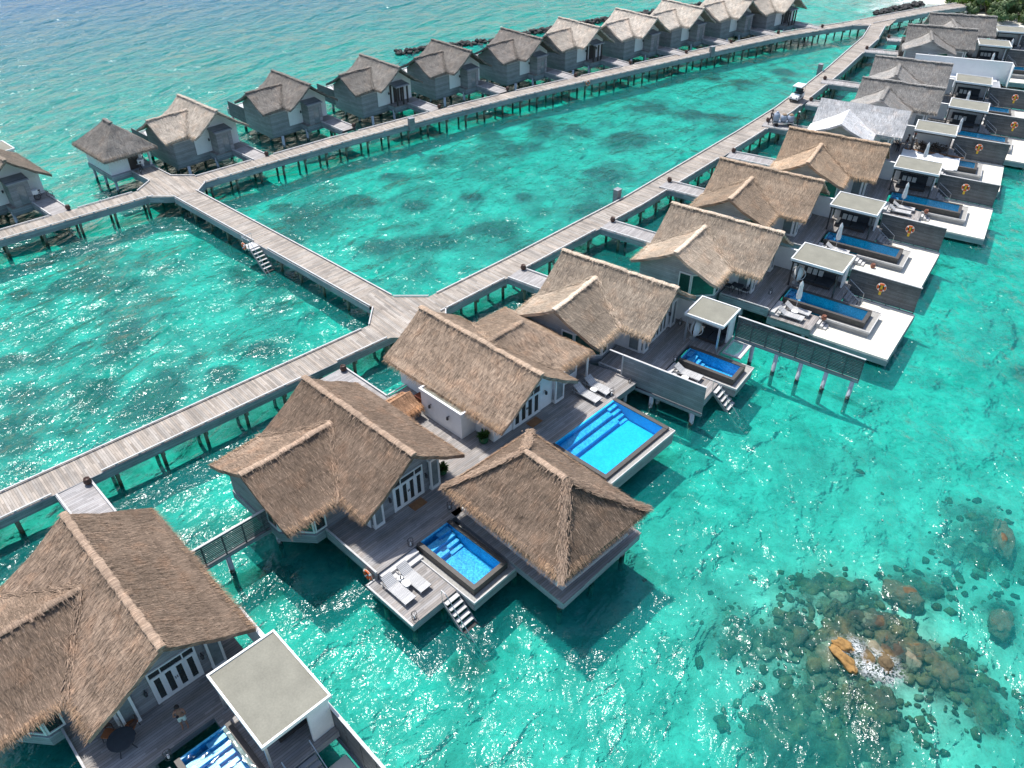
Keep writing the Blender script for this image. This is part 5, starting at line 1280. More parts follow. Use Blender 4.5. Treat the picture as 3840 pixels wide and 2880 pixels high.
# ---- people
def limb(name, joints, edges, rad, mat, parent, root=0, levels=1):
    me = bpy.data.meshes.new(name); me.from_pydata(joints, edges, []); o = bpy.data.objects.new(name, me); COL.objects.link(o)
    sk = o.modifiers.new('skin', 'SKIN'); sk.use_smooth_shade = True; sk.use_x_symmetry = False
    for i, v in enumerate(me.skin_vertices[0].data): v.radius = rad[i] if isinstance(rad[i], tuple) else (rad[i], rad[i])
    me.skin_vertices[0].data[root].use_root = True
    ss = o.modifiers.new('sub', 'SUBSURF'); ss.levels = levels; ss.render_levels = levels
    dg = bpy.context.evaluated_depsgraph_get(); nm = bpy.data.meshes.new_from_object(o.evaluated_get(dg)); nm.name = name
    bpy.data.objects.remove(o); n = bpy.data.objects.new(name, nm); COL.objects.link(n); nm.materials.clear(); nm.materials.append(M[mat]); n.parent = parent
    return n
def person(loc, rot, label, pose='stand', skin='skin', shirt='cloth_dark', legs='cloth_dark', hat=None, hands=True, legskin=False):
    """one skinned body (pelvis root, spine, head, arms with fingers, legs), clothes and hair as children; faces +y"""
    r = bpy.data.objects.new('person', None); COL.objects.link(r); r.location = loc; r.rotation_euler = (0, 0, rot); tag(r, label, 'person', 'people on the decks and walkways')
    J = [(0, 0, .95), (0, .0, 1.15), (0, .01, 1.36), (0, .01, 1.46), (0, .03, 1.55), (0, .04, 1.66), (0, .03, 1.74)]; E = [(0, 1), (1, 2), (2, 3), (3, 4), (4, 5), (5, 6)]
    rad = [(.15, .11), (.14, .10), (.155, .105), .055, .075, .095, .06]
    ln = {'stand': (.09, .12, -.03), 'walk': (.30, -.06, -.22), 'photo': (.10, .06, .02)}[pose]
    for s in (-1, 1):
        b = len(J); f = ln[0] * (s if pose == 'walk' else 0)
        J += [(.10 * s, 0, .90), (.115 * s, .03 + f * .5, .50), (.12 * s, f, .09), (.125 * s, f + .16, .035)]
        rad += [.085, .058, .040, .033]; E += [(0, b), (b, b + 1), (b + 1, b + 2), (b + 2, b + 3)]
        b = len(J)
        if pose == 'photo': A = [(.20 * s, .0, 1.40), (.27 * s, .12, 1.17), (.10 * s, .32, 1.48), (.07 * s, .38, 1.55)]
        elif pose == 'walk': A = [(.20 * s, .0, 1.40), (.25 * s, -.06 - .15 * s, 1.13), (.25 * s, .06 - .22 * s, .90), (.24 * s, .10 - .22 * s, .82)]
        else: A = [(.20 * s, .0, 1.40), (.27 * s, .03, 1.13), (.26 * s, .16, .91), (.25 * s, .20, .83)]
        J += A; rad += [.058, .043, .030, (.036, .018)]; E += [(2, b), (b, b + 1), (b + 1, b + 2), (b + 2, b + 3)]
        if hands:
            h = Vector(A[3]); d = (Vector(A[3]) - Vector(A[2])).normalized(); x = d.cross(Vector((0, 1, 0) if abs(d.y) < .8 else (0, 0, 1))).normalized(); c = d.cross(x)
            for k in range(4):
                q = len(J); L = (.075, .085, .08, .062)[k]; p = h + x * (k - 1.5) * .019 + d * .03; J += [tuple(p), tuple(p + d * L * .55 + c * .008), tuple(p + d * L + c * .03)]; rad += [.010, .009, .008]; E += [(b + 3, q), (q, q + 1), (q + 1, q + 2)]
            q = len(J); p = h - x * .045 * s - d * .01; J += [tuple(p), tuple(p - x * .02 * s + d * .045 + c * .01)]; rad += [.011, .009]; E += [(b + 3, q), (q, q + 1)]
    limb('body', J, E, rad, skin, r)
    MB().lathe([(.012, -.02), (.022, 0), (.010, .03)], (0, .135, 1.645), 6).box(-.042, -.022, .118, .128, 1.675, 1.687).box(.022, .042, .118, .128, 1.675, 1.687).box(-.03, .03, .112, .121, 1.603, 1.612).obj('face', skin, r)
    if hat: MB().lathe([(.13, 1.70), (.125, 1.76), (.09, 1.82), (.02, 1.84)], (0, .03, 0), 12).obj('cap', hat, r)
    else:
        b = bmesh.new(); bmesh.ops.create_uvsphere(b, u_segments=14, v_segments=9, radius=.118); me = bpy.data.meshes.new('hair')
        for v in b.verts:
            v.co.z = v.co.z * 1.05 + 1.705; v.co.y = v.co.y * 1.12 + .015
            if v.co.y > .08 and v.co.z < 1.70: v.co.y = .07
            if v.co.z < 1.64: v.co.z = 1.64 + (v.co.z - 1.64) * .3
        b.to_mesh(me); b.free(); me.materials.append(M['hair']); o = bpy.data.objects.new('hair', me); COL.objects.link(o); o.parent = r
    if shirt:
        S = [(0, 0, .93), (0, 0, 1.15), (0, .01, 1.36), (0, .01, 1.42)]; e = [(0, 1), (1, 2), (2, 3)]; q = [(.165, .125), (.155, .115), (.17, .12), .09]
        for s in (-1, 1):
            bi = 7 + (0 if s < 0 else 0); a = [j for j in J if abs(j[0] - .20 * s) < 1e-6 and abs(j[2] - 1.40) < 1e-6][0]; i = J.index(a); n = len(S); S += [J[i], tuple(Vector(J[i]).lerp(Vector(J[i + 1]), .8))]; q += [.068, .056]; e += [(2, n), (n, n + 1)]
        limb('shirt', S, e, q, shirt, r)
    S = [(0, 0, 1.0), (0, 0, .92)]; e = [(0, 1)]; q = [(.165, .125), (.165, .125)]
    for s in (-1, 1):
        hip = [j for j in J if abs(j[0] - .10 * s) < 1e-6 and abs(j[2] - .90) < 1e-6][0]; i = J.index(hip); n = len(S)
        if legskin: S += [tuple(Vector(hip) + Vector((0, 0, -.06))), tuple(Vector(hip).lerp(Vector(J[i + 1]), .85))]; q += [.105, .10]; e += [(1, n), (n, n + 1)]
        else: S += [tuple(Vector(hip) + Vector((0, 0, -.06))), J[i + 1], J[i + 2]]; q += [.10, .072, .055]; e += [(1, n), (n, n + 1), (n + 1, n + 2)]
    limb('shorts' if legskin else 'trousers', S, e, q, legs, r)
    return r
man = person(FA.w(.75, -.55, 2.605), math.pi + R(20), 'bare chested man in pale green shorts holding a camera to his face on the deck', 'photo', 'skin', None, 'shorts', legskin=True)
o = MB().box(-.06, .06, -.03, .05, -.045, .045).tube([(0, .05, 0), (0, .10, 0)], .03, 8).obj('camera_in_hands', 'rubber'); o.location = man.matrix_basis @ Vector((0, .43, 1.60)); o.rotation_euler = man.rotation_euler; tag(o, 'small black camera held by the man in pale shorts', 'camera')
MW = FC[4]
person((32.2, 99.2, 2.61), R(-60), 'dark clothed worker walking beside the loaded hand cart', 'walk', 'skin_dark', 'cloth_dark', 'cloth_dark')
person((35.4, 98.7, 2.61), R(80), 'worker in a white cap at the far end of the loaded hand cart', 'stand', 'skin_dark', 'cloth_dark', 'cloth_dark', hat='white')
person(F5.w(-.6, 1.9, 2.61), R(200), 'dark clothed worker by the white garden wall near the batten roof', 'stand', 'skin_dark', 'cloth_dark', 'cloth_dark')
person(F5.w(.5, .9, 2.61), R(250), 'worker in grey trousers walking towards the tarpaulin', 'walk', 'skin_dark', 'cloth_dark', 'cloth_grey')
person(F5.w(-.2, -.3, 2.61), R(120), 'worker standing under the edge of the batten roof', 'stand', 'skin_dark', 'cloth_grey', 'cloth_dark')
person(F5.w(1.1, 1.6, 2.61), R(300), 'worker with an orange hat in a white shirt by the cabana post', 'stand', 'skin_dark', 'canvas', 'cloth_grey', hat='orange')

# hand cart with sacks
fc = Frame(33.6, 98.9, math.degrees(math.atan2(-.3, 3.0)) + 90)
r = thing('hand_cart', fc, (0, 0, 2.6), 'flat metal hand cart loaded with three big sacks on the villa bridge', 'hand cart'); off = O0 = (0, 0, 0)
MB().box(-1.25, 1.25, -.5, .5, .42, .50).obj('platform', 'metal', r)
MB().tube([(-1.25, -.45, .48), (-1.45, -.45, 1.3), (-1.45, .45, 1.3), (-1.25, .45, .48)], .03, 6).obj('handle', 'metal', r)
for x in (-.8, .8):
    for y in (-.52, .52): MB().torus((x, y, .22), .17, .05, 'y', 14, 6).tube([(x, y - .03, .22), (x, y + .03, .22)], .15, 10).obj('wheel', 'rubber', r)
for k, (x, s, col) in enumerate(((-.85, 1.25, 'tall grey sack tied at the top, at the handle end of the cart'), (.05, 1.0, 'round pale blue sack in the middle of the cart'), (.9, 1.0, 'round pale sack with brown straw on top, at the far end of the cart'))):
    m = MB(); n = 14; pr = [(.30, 0), (.44, .12), (.50, .40), (.47, .72), (.34, .92), (.16, 1.02), (.20, 1.10), (.05, 1.12)]; b = 0
    for rr, h in pr:
        for i in range(n): t = 6.2832 * i / n; q = rr * (1 + .10 * noise.noise(Vector((math.cos(t) * 2 + k * 5, math.sin(t) * 2, h * 3)))); m.v.append((q * math.cos(t), q * math.sin(t), h * s))
    for j in range(len(pr) - 1):
        for i in range(n): m.f.append([j * n + i, j * n + (i + 1) % n, (j + 1) * n + (i + 1) % n, (j + 1) * n + i]); m.uv.append(None)
    m.f.append([(len(pr) - 1) * n + i for i in range(n)]); m.uv.append(None); m.f.append(list(range(n))[::-1]); m.uv.append(None)
    o = m.obj('sack', 'sack', None, smooth=True); o.location = fc.w(x, 0, 3.11); o.scale = (.86, .86, .86)
    if k: MB().lathe([(.36, .88 * s), (.30, 1.04 * s), (.12, 1.14 * s)], (0, 0, 0), 10).obj('straw_top', 'wood_straw', o)
    BASE[o.name] = ((x, 0, 3.11), 0); tag(o, col, 'sack', 'big sacks on the hand cart')

# golf cart
ga = math.atan2(109.4 - 106.6, 38.8 - 36.7); GC = Frame(38.0, 108.35, math.degrees(ga) + 90 + 180)      # front (+x) towards the viewer
r = thing('golf_cart', GC, (0, 0, 2.61), 'white roofed golf cart driving along the main walkway', 'golf cart')
m = MB(); m.yprism([(-1.1, .30), (1.25, .30), (1.30, .55), (1.05, .85), (.55, .98), (.50, .45), (-.35, .42), (-.38, .80), (-1.1, .80)], -.56, .56); m.obj('body', 'white', r)
MB().box(-.5, .46, -.50, .50, .45, .50).obj('floor', 'darkmetal', r)
MB().box(-.45, .02, -.50, .50, .82, .96).obj('seat', 'cushion', r); MB().box(-.58, -.46, -.50, .50, .90, 1.42).obj('backrest', 'cushion', r)
MB().box(-1.05, -.6, -.5, .5, .82, .95).obj('rear_seat', 'cushion', r)
ro = MB(); ro.box(-1.05, .78, -.62, .62, 1.86, 1.93).box(-1.0, .72, -.58, .58, 1.932, 1.965); ro.obj('roof', 'white', r)
for x0, x1 in ((.62, .52), (-.98, -.95)):
    for y in (-.55, .55): MB().tube([(x0, y, .85), (x1, y, 1.87)], .02, 6).obj('roof_post', 'darkmetal', r)
MB().add([(.60, -.52, .98), (.60, .52, .98), (.53, .52, 1.84), (.53, -.52, 1.84)], [(0, 1, 2, 3)]).obj('windscreen', 'poolwater', r)
MB().tube([(.45, -.2, .98), (.28, -.2, 1.12)], .018, 6).torus((.27, -.2, 1.13), .15, .016, 'x', 14, 5).obj('steering_wheel', 'darkmetal', r)
for x in (-.75, .85):
    for y in (-.52, .52):
        w = MB().torus((x, y, .22), .15, .075, 'y', 16, 7).obj('wheel', 'rubber', r); MB().tube([(x, y - .05, .22), (x, y + .05, .22)], .11, 10).obj('hub', 'metal', w)
for y in (-.38, .38): MB().box(1.22, 1.29, y - .09, y + .09, .58, .70).obj('headlight', 'pane', r)
MB().box(1.24, 1.36, -.5, .5, .26, .38).obj('bumper', 'rubber', r)

def cargo_bike(fr, v, u, rot, label):
    r = thing('cargo_bicycle', fr, (v, u, 2.61), label, 'bicycle', 'white delivery bicycles', rot=rot)
    for x in (-.55, .62): w = MB().torus((x, 0, .33), .31, .025, 'y', 20, 6).obj('wheel', 'rubber', r); MB().tube([(x, -.05, .33), (x, .05, .33)], .04, 8).obj('hub', 'metal', w)
    MB().tube([(-.55, 0, .33), (-.1, 0, .35), (.45, 0, .75), (-.2, 0, .80), (-.55, 0, .33)], .022, 6).tube([(-.1, 0, .35), (-.22, 0, .92)], .02, 6).tube([(.62, 0, .33), (.42, 0, .95)], .022, 6).obj('frame', 'darkmetal', r)
    MB().tube([(.40, -.28, .98), (.42, 0, 1.0), (.40, .28, .98)], .018, 6).obj('handlebar', 'metal', r); MB().box(-.34, -.10, -.08, .08, .92, .98).obj('saddle', 'rubber', r)
    b = MB().box(-.95, -.36, -.30, .30, .70, 1.10).obj('delivery_box', 'white', r); MB().box(-.97, -.34, -.32, .32, 1.102, 1.14).obj('box_lid', 'canvas', b)
cargo_bike(FH, 3.9, .6, R(-35), 'white delivery bicycle parked on the planks by the small hut')
cargo_bike(FV[0], -.5, 2.3, R(80), 'white delivery bicycle at the door of the cut-off villa')

# ================================================================== sea, sea bed, reef
WL = .75      # level of the water surface under the decks
def hill(x, y):
    """water depth (negative) of the sea bed"""
    d = -1.42
    # deep blue beyond the far row, to the upper edge
    s = (-x * .58 + y * .81) - 96; dd = max(0, s - 12) * .035 * (1 / (1 + math.exp((x - 25) / 22)))
    d -= min(dd, 5.0)
    # shoal towards the island
    k = math.exp(-((x - 92) ** 2 / 50 ** 2 + (y - 172) ** 2 / 34 ** 2)); d += 1.45 * k
    k = math.exp(-((x - 40) ** 2 / 45 ** 2 + (y - 122) ** 2 / 28 ** 2)); d += .30 * k
    k = math.exp(-((x - 0) ** 2 / 30 ** 2 + (y - 85) ** 2 / 18 ** 2)); d += .12 * k
    # open side
    s = x * .75 - y * .66; d -= max(0, min(1.0, (s - 10) * .03)) * .5
    k = math.exp(-((x - 20) ** 2 / 7 ** 2 + (y - 26) ** 2 / 6 ** 2)); d += .95 * k
    k = math.exp(-((x - 33) ** 2 / 7 ** 2 + (y - 33) ** 2 / 6 ** 2)); d += .3 * k
    d += .20 * noise.noise(Vector((x * .09, y * .09, 2))) + .13 * noise.noise(Vector((x * .3, y * .3, 7)))
    return min(d, 1.4) + WL
REEF = []   # x, y, radius along x, radius along y, strength
def px(u, v, ru, rv, st=.8):
    """a reef patch at a place on the sea bed given by its bearing from the camera"""
    f, p, H = 1740., R(37.8), 38.6; dx, dy = (u - 1106) / f, (v - 829.5) / f
    d = Vector((dx, math.cos(p) - dy * math.sin(p), -math.sin(p) - dy * math.cos(p))); t = (H + .6) / -d.z; q = d * t
    REEF.append((q.x, q.y, ru * t / f * 1.0, rv * t / f / max(.2, -d.z / d.length) * 1.0, st))
for a in ((25, 643, 34, 12), (127, 623, 18, 10), (235, 618, 42, 14), (273, 750, 36, 34, .9), (110, 770, 55, 26, .6), (360, 855, 60, 36), (207, 855, 38, 26), (427, 780, 16, 11), (493, 755, 16, 10), (567, 757, 28, 14), (637, 683, 40, 18), (35, 912, 30, 18), (45, 965, 36, 16), (50, 1015, 22, 12),
          (150, 935, 26, 16), (483, 812, 36, 18), (187, 590, 22, 10), (40, 860, 60, 26, .7), (20, 790, 40, 18, .6), (300, 890, 30, 14), (260, 560, 60, 16), (120, 560, 40, 12, .6), (520, 600, 40, 14, .5), (650, 600, 30, 12, .6),
          (1180, 283, 48, 16), (1204, 200, 30, 9), (850, 388, 26, 10), (1104, 320, 50, 15), (1017, 430, 26, 11), (1131, 430, 22, 9), (1057, 300, 30, 10), (930, 530, 46, 15), (813, 533, 42, 14), (1304, 383, 48, 17, .9), (1354, 310, 44, 15), (1400, 233, 40, 12), (897, 450, 28, 10), (1284, 457, 46, 16), (1237, 287, 40, 12),
          (1541, 170, 24, 7), (1621, 158, 22, 6), (1690, 163, 24, 6), (1601, 187, 26, 7), (1554, 263, 30, 10), (1694, 182, 20, 5), (1494, 253, 30, 10), (700, 465, 56, 18, .8), (610, 450, 26, 10), (760, 440, 40, 12), (620, 520, 40, 12, .6), (960, 350, 60, 16, .6), (1080, 500, 50, 16, .6), (1200, 540, 50, 14, .5),
          (1800, 1440, 190, 150, 1.0), (1770, 1370, 120, 80, .9), (1985, 1285, 70, 36, .9), (2140, 1180, 75, 55, .9), (2060, 1110, 40, 24, .5), (1620, 1270, 22, 14, .6), (1590, 1190, 14, 10, .5), (1720, 1560, 140, 90, .8), (2000, 1460, 120, 60, .7), (2160, 1340, 40, 40, .8), (1780, 1640, 160, 50, .7), (2120, 1560, 40, 30, .5), (1830, 1330, 160, 60, .6),
          (690, 1290, 70, 36, .5), (600, 1250, 50, 40, .5), (1010, 1440, 40, 30, .7)): px(*a)
def reef_at(x, y):
    f = 0
    for a, b, ra, rb, st in REEF:
        q = ((x - a) / ra) ** 2 + ((y - b) / rb) ** 2
        if q < 4: f = max(f, st * math.exp(-q * .9))
    n = noise.fractal(Vector((x * .35, y * .35, 4)), .8, 2.1, 4) * .45 + noise.noise(Vector((x * 1.3, y * 1.3, 9))) * .3
    base = noise.fractal(Vector((x * .11, y * .11, 14)), .8, 2.0, 3)
    m = noise.fractal(Vector((x * .22, y * .22, 31)), .9, 2.0, 4)
    f = f * (1.0 + n * 1.2 + m * 1.4)
    # thin coral cover all over the lagoon, densest in the near half; the open side is mostly clean sand
    side = x * .75 - y * .66
    cov = (.34 if side < -30 else .16) * math.exp(-max(0, y - 70) / 60)
    g = noise.fractal(Vector((x * .16 + 3, y * .16, 5)), .75, 2.1, 5)
    f += cov * max(0, .75 + g * 1.5) + max(0, base - .38) * .6 * (1 if y < 150 else .3)
    return min(max(f * 1.15 - .12, 0), 1)
def axis_pts(lo, hi, step, far):
    a = []; x = lo
    while x <= hi: a.append(x); x += step
    s = step; lo_, hi_ = lo, hi; L = []; H_ = []
    while hi_ < far: s *= 1.35; lo_ -= s; hi_ += s; L.append(lo_); H_.append(hi_)
    return L[::-1] + a + H_
xs = axis_pts(-62, 96, .62, 2600); ys = axis_pts(14, 178, .62, 2600)
nx, ny = len(xs), len(ys); V = []; F = []; RV = []
for y in ys:
    for x in xs:
        h = hill(x, y); rf = reef_at(x, y) if -64 < x < 98 and 12 < y < 180 else 0
        V.append((x, y, h + rf * (.45 + .35 * noise.noise(Vector((x * .8, y * .8, 1)))) * min(1, max(0, WL - h - .35)))); RV.append(rf)
for j in range(ny - 1):
    for i in range(nx - 1): a = j * nx + i; F.append((a, a + 1, a + nx + 1, a + nx))
me = bpy.data.meshes.new('seabed'); me.from_pydata(V, [], F); at = me.attributes.new('reef', 'FLOAT', 'POINT'); at.data.foreach_set('value', RV); me.polygons.foreach_set('use_smooth', [True] * len(F))
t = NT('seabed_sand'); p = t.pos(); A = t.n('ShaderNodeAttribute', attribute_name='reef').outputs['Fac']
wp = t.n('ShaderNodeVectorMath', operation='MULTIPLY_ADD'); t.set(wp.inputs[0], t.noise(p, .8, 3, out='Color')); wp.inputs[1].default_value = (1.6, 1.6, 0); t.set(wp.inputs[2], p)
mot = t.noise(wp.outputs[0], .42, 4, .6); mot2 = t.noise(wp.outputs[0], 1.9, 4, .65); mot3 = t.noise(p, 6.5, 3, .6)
sand_and_caustics = t.math('MULTIPLY', t.math('MULTIPLY', t.rng(mot, .3, .7, .55, 1.18), t.rng(mot2, .3, .7, .62, 1.25)), t.rng(mot3, .3, .7, .82, 1.12))  # sand mottling, doubling as painted sun caustics and wave-refracted streaks
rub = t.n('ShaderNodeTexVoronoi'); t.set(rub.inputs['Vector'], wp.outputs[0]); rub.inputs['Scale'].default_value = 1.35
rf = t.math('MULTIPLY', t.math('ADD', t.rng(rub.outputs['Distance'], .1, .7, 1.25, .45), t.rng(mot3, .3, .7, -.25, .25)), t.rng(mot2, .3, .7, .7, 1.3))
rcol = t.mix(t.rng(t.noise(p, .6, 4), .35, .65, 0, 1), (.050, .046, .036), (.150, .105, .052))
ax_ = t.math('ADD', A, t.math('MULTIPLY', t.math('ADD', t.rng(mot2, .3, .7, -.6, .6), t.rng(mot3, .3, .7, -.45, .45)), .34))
col = t.mix(t.rng(ax_, .04, .70, 0, .95), t.scale((.80, .76, .62), sand_and_caustics), t.scale(rcol, rf))
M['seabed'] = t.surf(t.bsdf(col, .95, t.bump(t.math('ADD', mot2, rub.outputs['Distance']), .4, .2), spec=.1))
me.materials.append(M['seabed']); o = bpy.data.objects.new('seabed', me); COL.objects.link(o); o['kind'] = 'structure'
o = MB().add([(-2600, -2600, WL), (2600, -2600, WL), (2600, 2600, WL), (-2600, 2600, WL)], [(0, 1, 2, 3)]).obj('sea_water', 'sea'); o['kind'] = 'structure'

M['rock_brown'] = mat_plain('weedy_rock', (.115, .082, .042), .85, .5, 3)
def boulder(c, s, seed, sq=(1, 1, .6), sub=3, rough=.35):
    b = bmesh.new(); bmesh.ops.create_icosphere(b, subdivisions=sub, radius=1)
    ang = seed * 1.7
    for v in b.verts:
        q = v.co.copy(); k = 1 + rough * noise.noise(q * 1.3 + Vector((seed, 0, 0))) + rough * .4 * noise.noise(q * 3.4 + Vector((0, seed, 0)))
        q = Vector((q.x * sq[0] * k, q.y * sq[1] * k, q.z * sq[2] * k)) * s
        v.co = Vector((q.x * math.cos(ang) - q.y * math.sin(ang), q.x * math.sin(ang) + q.y * math.cos(ang), q.z)) + Vector(c)
    vs = [tuple(v.co) for v in b.verts]; fs = [[v.index for v in f.verts] for f in b.faces]; b.free(); return vs, fs
t = NT('coral_rock'); n1 = t.noise(t.pos(), .9, 4); n2 = t.noise(t.pos(), 5, 4, .65)
isl = t.n('ShaderNodeNewGeometry').outputs['Random Per Island']
c = t.mix(t.rng(n1, .38, .62, 0, 1), (.060, .055, .042), (.17, .12, .055)); c = t.mix(t.rng(isl, .84, .97, 0, 1), c, (.26, .245, .17)); M['coral'] = t.surf(t.bsdf(t.scale(c, t.rng(n2, .25, .75, .6, 1.35)), .9, t.bump(n2, .6, .1), spec=.2))
rn = random.Random(77); m = MB(); cnt = 0; tries = 0
while cnt < 900 and tries < 20000:
    tries += 1; a = rn.gauss(20.0, 5.0); b = rn.gauss(25.5, 4.2)
    if tries % 4 == 0: a = rn.gauss(31, 4); b = rn.gauss(31.5, 4)
    rr = reef_at(a, b)
    if rr < .30 * rn.random() + .03: continue
    s = .09 + .42 * rn.random() ** 2.4 * (.4 + rr); z = hill(a, b) + .06 + s * .05 + rr * .12
    m.add(*boulder((a, b, min(z, WL - .12 - s * .30)), s, rn.uniform(0, 90), (1.2, .85, .55), 2 if s < .35 else 3, .5)); cnt += 1
o = m.obj('coral_reef', 'coral', smooth=True); tag(o, 'submerged reef of brown-green rocks and rubble in the shallow turquoise water', 'reef', kind='stuff')
for (x, y, s, sq, sd, lb) in ((18.05, 25.35, .62, (1.5, .55, .5), 1.2, 'long flat ochre rock breaking the surface, the lower of two'), (18.25, 26.25, .50, (1.1, .8, .55), 5.1, 'knobbly ochre rock breaking the surface, the upper of two'), (20.2, 25.1, .42, (1.2, .8, .5), 8.3, 'low brown rock awash in foam beside the ochre ones'),
                              (23.2, 29.9, .9, (1.3, .9, .45), 3.3, 'big round brown rock just under the surface above the foam'), (28.0, 28.0, .75, (1.3, .8, .45), 6.1, 'brown rock just under the surface near the right edge'), (23.4, 25.0, .75, (1.0, .9, .45), 2.2, 'pale brown rock under water beside the foam patch'), (31.1, 34.3, .9, (1.6, .7, .45), 4.4, 'long dark rock under water, uppermost of the reef')):
    v, f = boulder((0, 0, 0), s, sd, sq, 4, .45); b = MB().add(v, f); o = b.obj('rock', 'ochre' if x < 19 else 'rock_brown', smooth=True); o.location = (x * .98, y * .98, WL + (.02 if x < 21 else -.42)); tag(o, lb, 'rock', 'single rocks of the shallow reef')
# foam where the swell breaks over the rocks: thin lacy rafts of bubbles
def foam(cx, cy, rx, ry, ang, label, scale, cover, seed=0, nr=14, ns=40, z=.06):
    V = [(0, 0, z)]; A = [1.0]; F = []
    for i in range(1, nr + 1):
        for k in range(ns):
            t = 6.2832 * k / ns; q = i / nr * (1 + .3 * noise.noise(Vector((math.cos(t) * 1.5, math.sin(t) * 1.5, seed)))); V.append((rx * q * math.cos(t), ry * q * math.sin(t), z + .05 * noise.noise(Vector((q * 6, t * 2, seed))))); A.append(1 - i / nr)
    for k in range(ns): F.append((0, 1 + k, 1 + (k + 1) % ns))
    for i in range(nr - 1):
        for k in range(ns): a = 1 + i * ns + k; b = 1 + i * ns + (k + 1) % ns; F.append((a, a + ns, b + ns, b))
    me = bpy.data.meshes.new('foam'); me.from_pydata(V, [], F); at = me.attributes.new('thickness', 'FLOAT', 'POINT'); at.data.foreach_set('value', A)
    t = NT('foam'); c = t.coord(); n = t.noise(t.vmul(c, (1, 1.5, 1)), scale, 6, .68, dist=1.4); n2 = t.noise(c, scale * .35, 3)
    e = t.math('SUBTRACT', .055, t.math('ABSOLUTE', t.math('SUBTRACT', n, .5))); e = t.rng(e, 0, .05, 0, 1)
    f = t.math('MULTIPLY', t.math('MULTIPLY', e, t.rng(n2, .36, .62, 0, 1)), t.rng(t.n('ShaderNodeAttribute', attribute_name='thickness').outputs['Fac'], 0, .55, 0, cover))
    tr = t.n('ShaderNodeBsdfTransparent'); df = t.n('ShaderNodeBsdfDiffuse'); df.inputs['Color'].default_value = (.86, .89, .89, 1); mx = t.n('ShaderNodeMixShader'); t.set(mx.inputs[0], f); t.t.links.new(tr.outputs[0], mx.inputs[1]); t.t.links.new(df.outputs[0], mx.inputs[2]); me.materials.append(t.surf(mx.outputs[0]))
    o = bpy.data.objects.new('foam', me); COL.objects.link(o); o.location = (cx * .98, cy * .98, WL); o.rotation_euler = (0, 0, ang); tag(o, label, 'foam', kind='stuff')
foam(19.3, 25.3, 2.3, 1.3, R(-35), 'white foam washing round the ochre rocks', 2.6, 1.0, 1)
foam(84, 175.5, 15, 4.2, R(14), 'white surf washing onto the beach', .55, 1.2, 2, z=.05)
foam(74, 170.5, 10, 2.2, R(30), 'thin surf along the dark boulder spur', .9, .9, 3)

# breakwaters
M['bw'] = M['rockdark']
def breakwater(pts, n, label, w=1.0, seed=1):
    rn = random.Random(seed); m = MB(); P = [Vector(p) * .98 for p in resample(pts, 1.0)]
    for _ in range(n):
        k = rn.randrange(len(P) - 1); p = P[k].lerp(P[k + 1], rn.random()); d = (P[k + 1] - P[k]).normalized(); q = Vector((-d.y, d.x)) * rn.gauss(0, w * .45); s = rn.uniform(.22, .52)
        m.add(*boulder((p.x + q.x, p.y + q.y, WL + .30 - .4 * (q.length / w) ** 2 + rn.uniform(-.3, .25)), s, rn.uniform(0, 99), (1.1, .85, .75), 1, .5))
    o = m.obj('breakwater_rocks', 'rockdark'); tag(o, label, 'breakwater', kind='stuff')
breakwater([(-19.1, 138.9), (-11.4, 142.7), (-3.4, 146.4), (4.2, 151.8), (10, 156.0), (18, 160.6), (26.1, 165.6), (40, 173)], 760, 'long low breakwater of black boulders behind the far row of villas', .95, 3)
breakwater([(69.3, 164.7), (73.8, 168.0), (81.5, 173.2)], 190, 'short dark boulder spur beside the sandy beach', 1.3, 4)

# island with its beach and bushes
bx = [(80, 178.5), (84, 174.2), (88.5, 170.8), (87.0, 166.5), (85.2, 161.5), (85.5, 156), (89, 152.0), (96, 150), (112, 150), (150, 165), (150, 230), (95, 230), (84, 200)]
bm = bmesh.new(); 
me = bpy.data.meshes.new('beach'); cx, cy = 108, 182; rings = [(1.0, -.35), (.965, .15), (.9, .6), (.6, 1.0), (0, 1.3)]; V = []; F = []
Bx = resample(bx + [bx[0]], 2.0)[:-1]; nb = len(Bx)
for k, (s, z) in enumerate(rings[:-1]):
    for x, y in Bx: V.append(((cx + (x - cx) * s) * .98, (cy + (y - cy) * s) * .98, WL + z + .08 * noise.noise(Vector((x * .3, y * .3, k)))))
V.append((cx * .98, cy * .98, WL + 1.3))
for k in range(len(rings) - 2):
    for i in range(nb): j = (i + 1) % nb; F.append((k * nb + i, k * nb + j, (k + 1) * nb + j, (k + 1) * nb + i))
for i in range(nb): F.append(((len(rings) - 2) * nb + i, (len(rings) - 2) * nb + (i + 1) % nb, len(V) - 1))
me.from_pydata(V, [], F); me.materials.append(M['beach']); o = bpy.data.objects.new('beach', me); COL.objects.link(o); o['kind'] = 'structure'
M['leaf_a'] = mat_plain('bush_leaf', (.105, .20, .025), .55, .5, 1.0); M['leaf_b'] = mat_plain('grey_leaf', (.10, .145, .055), .6, .45, .8)
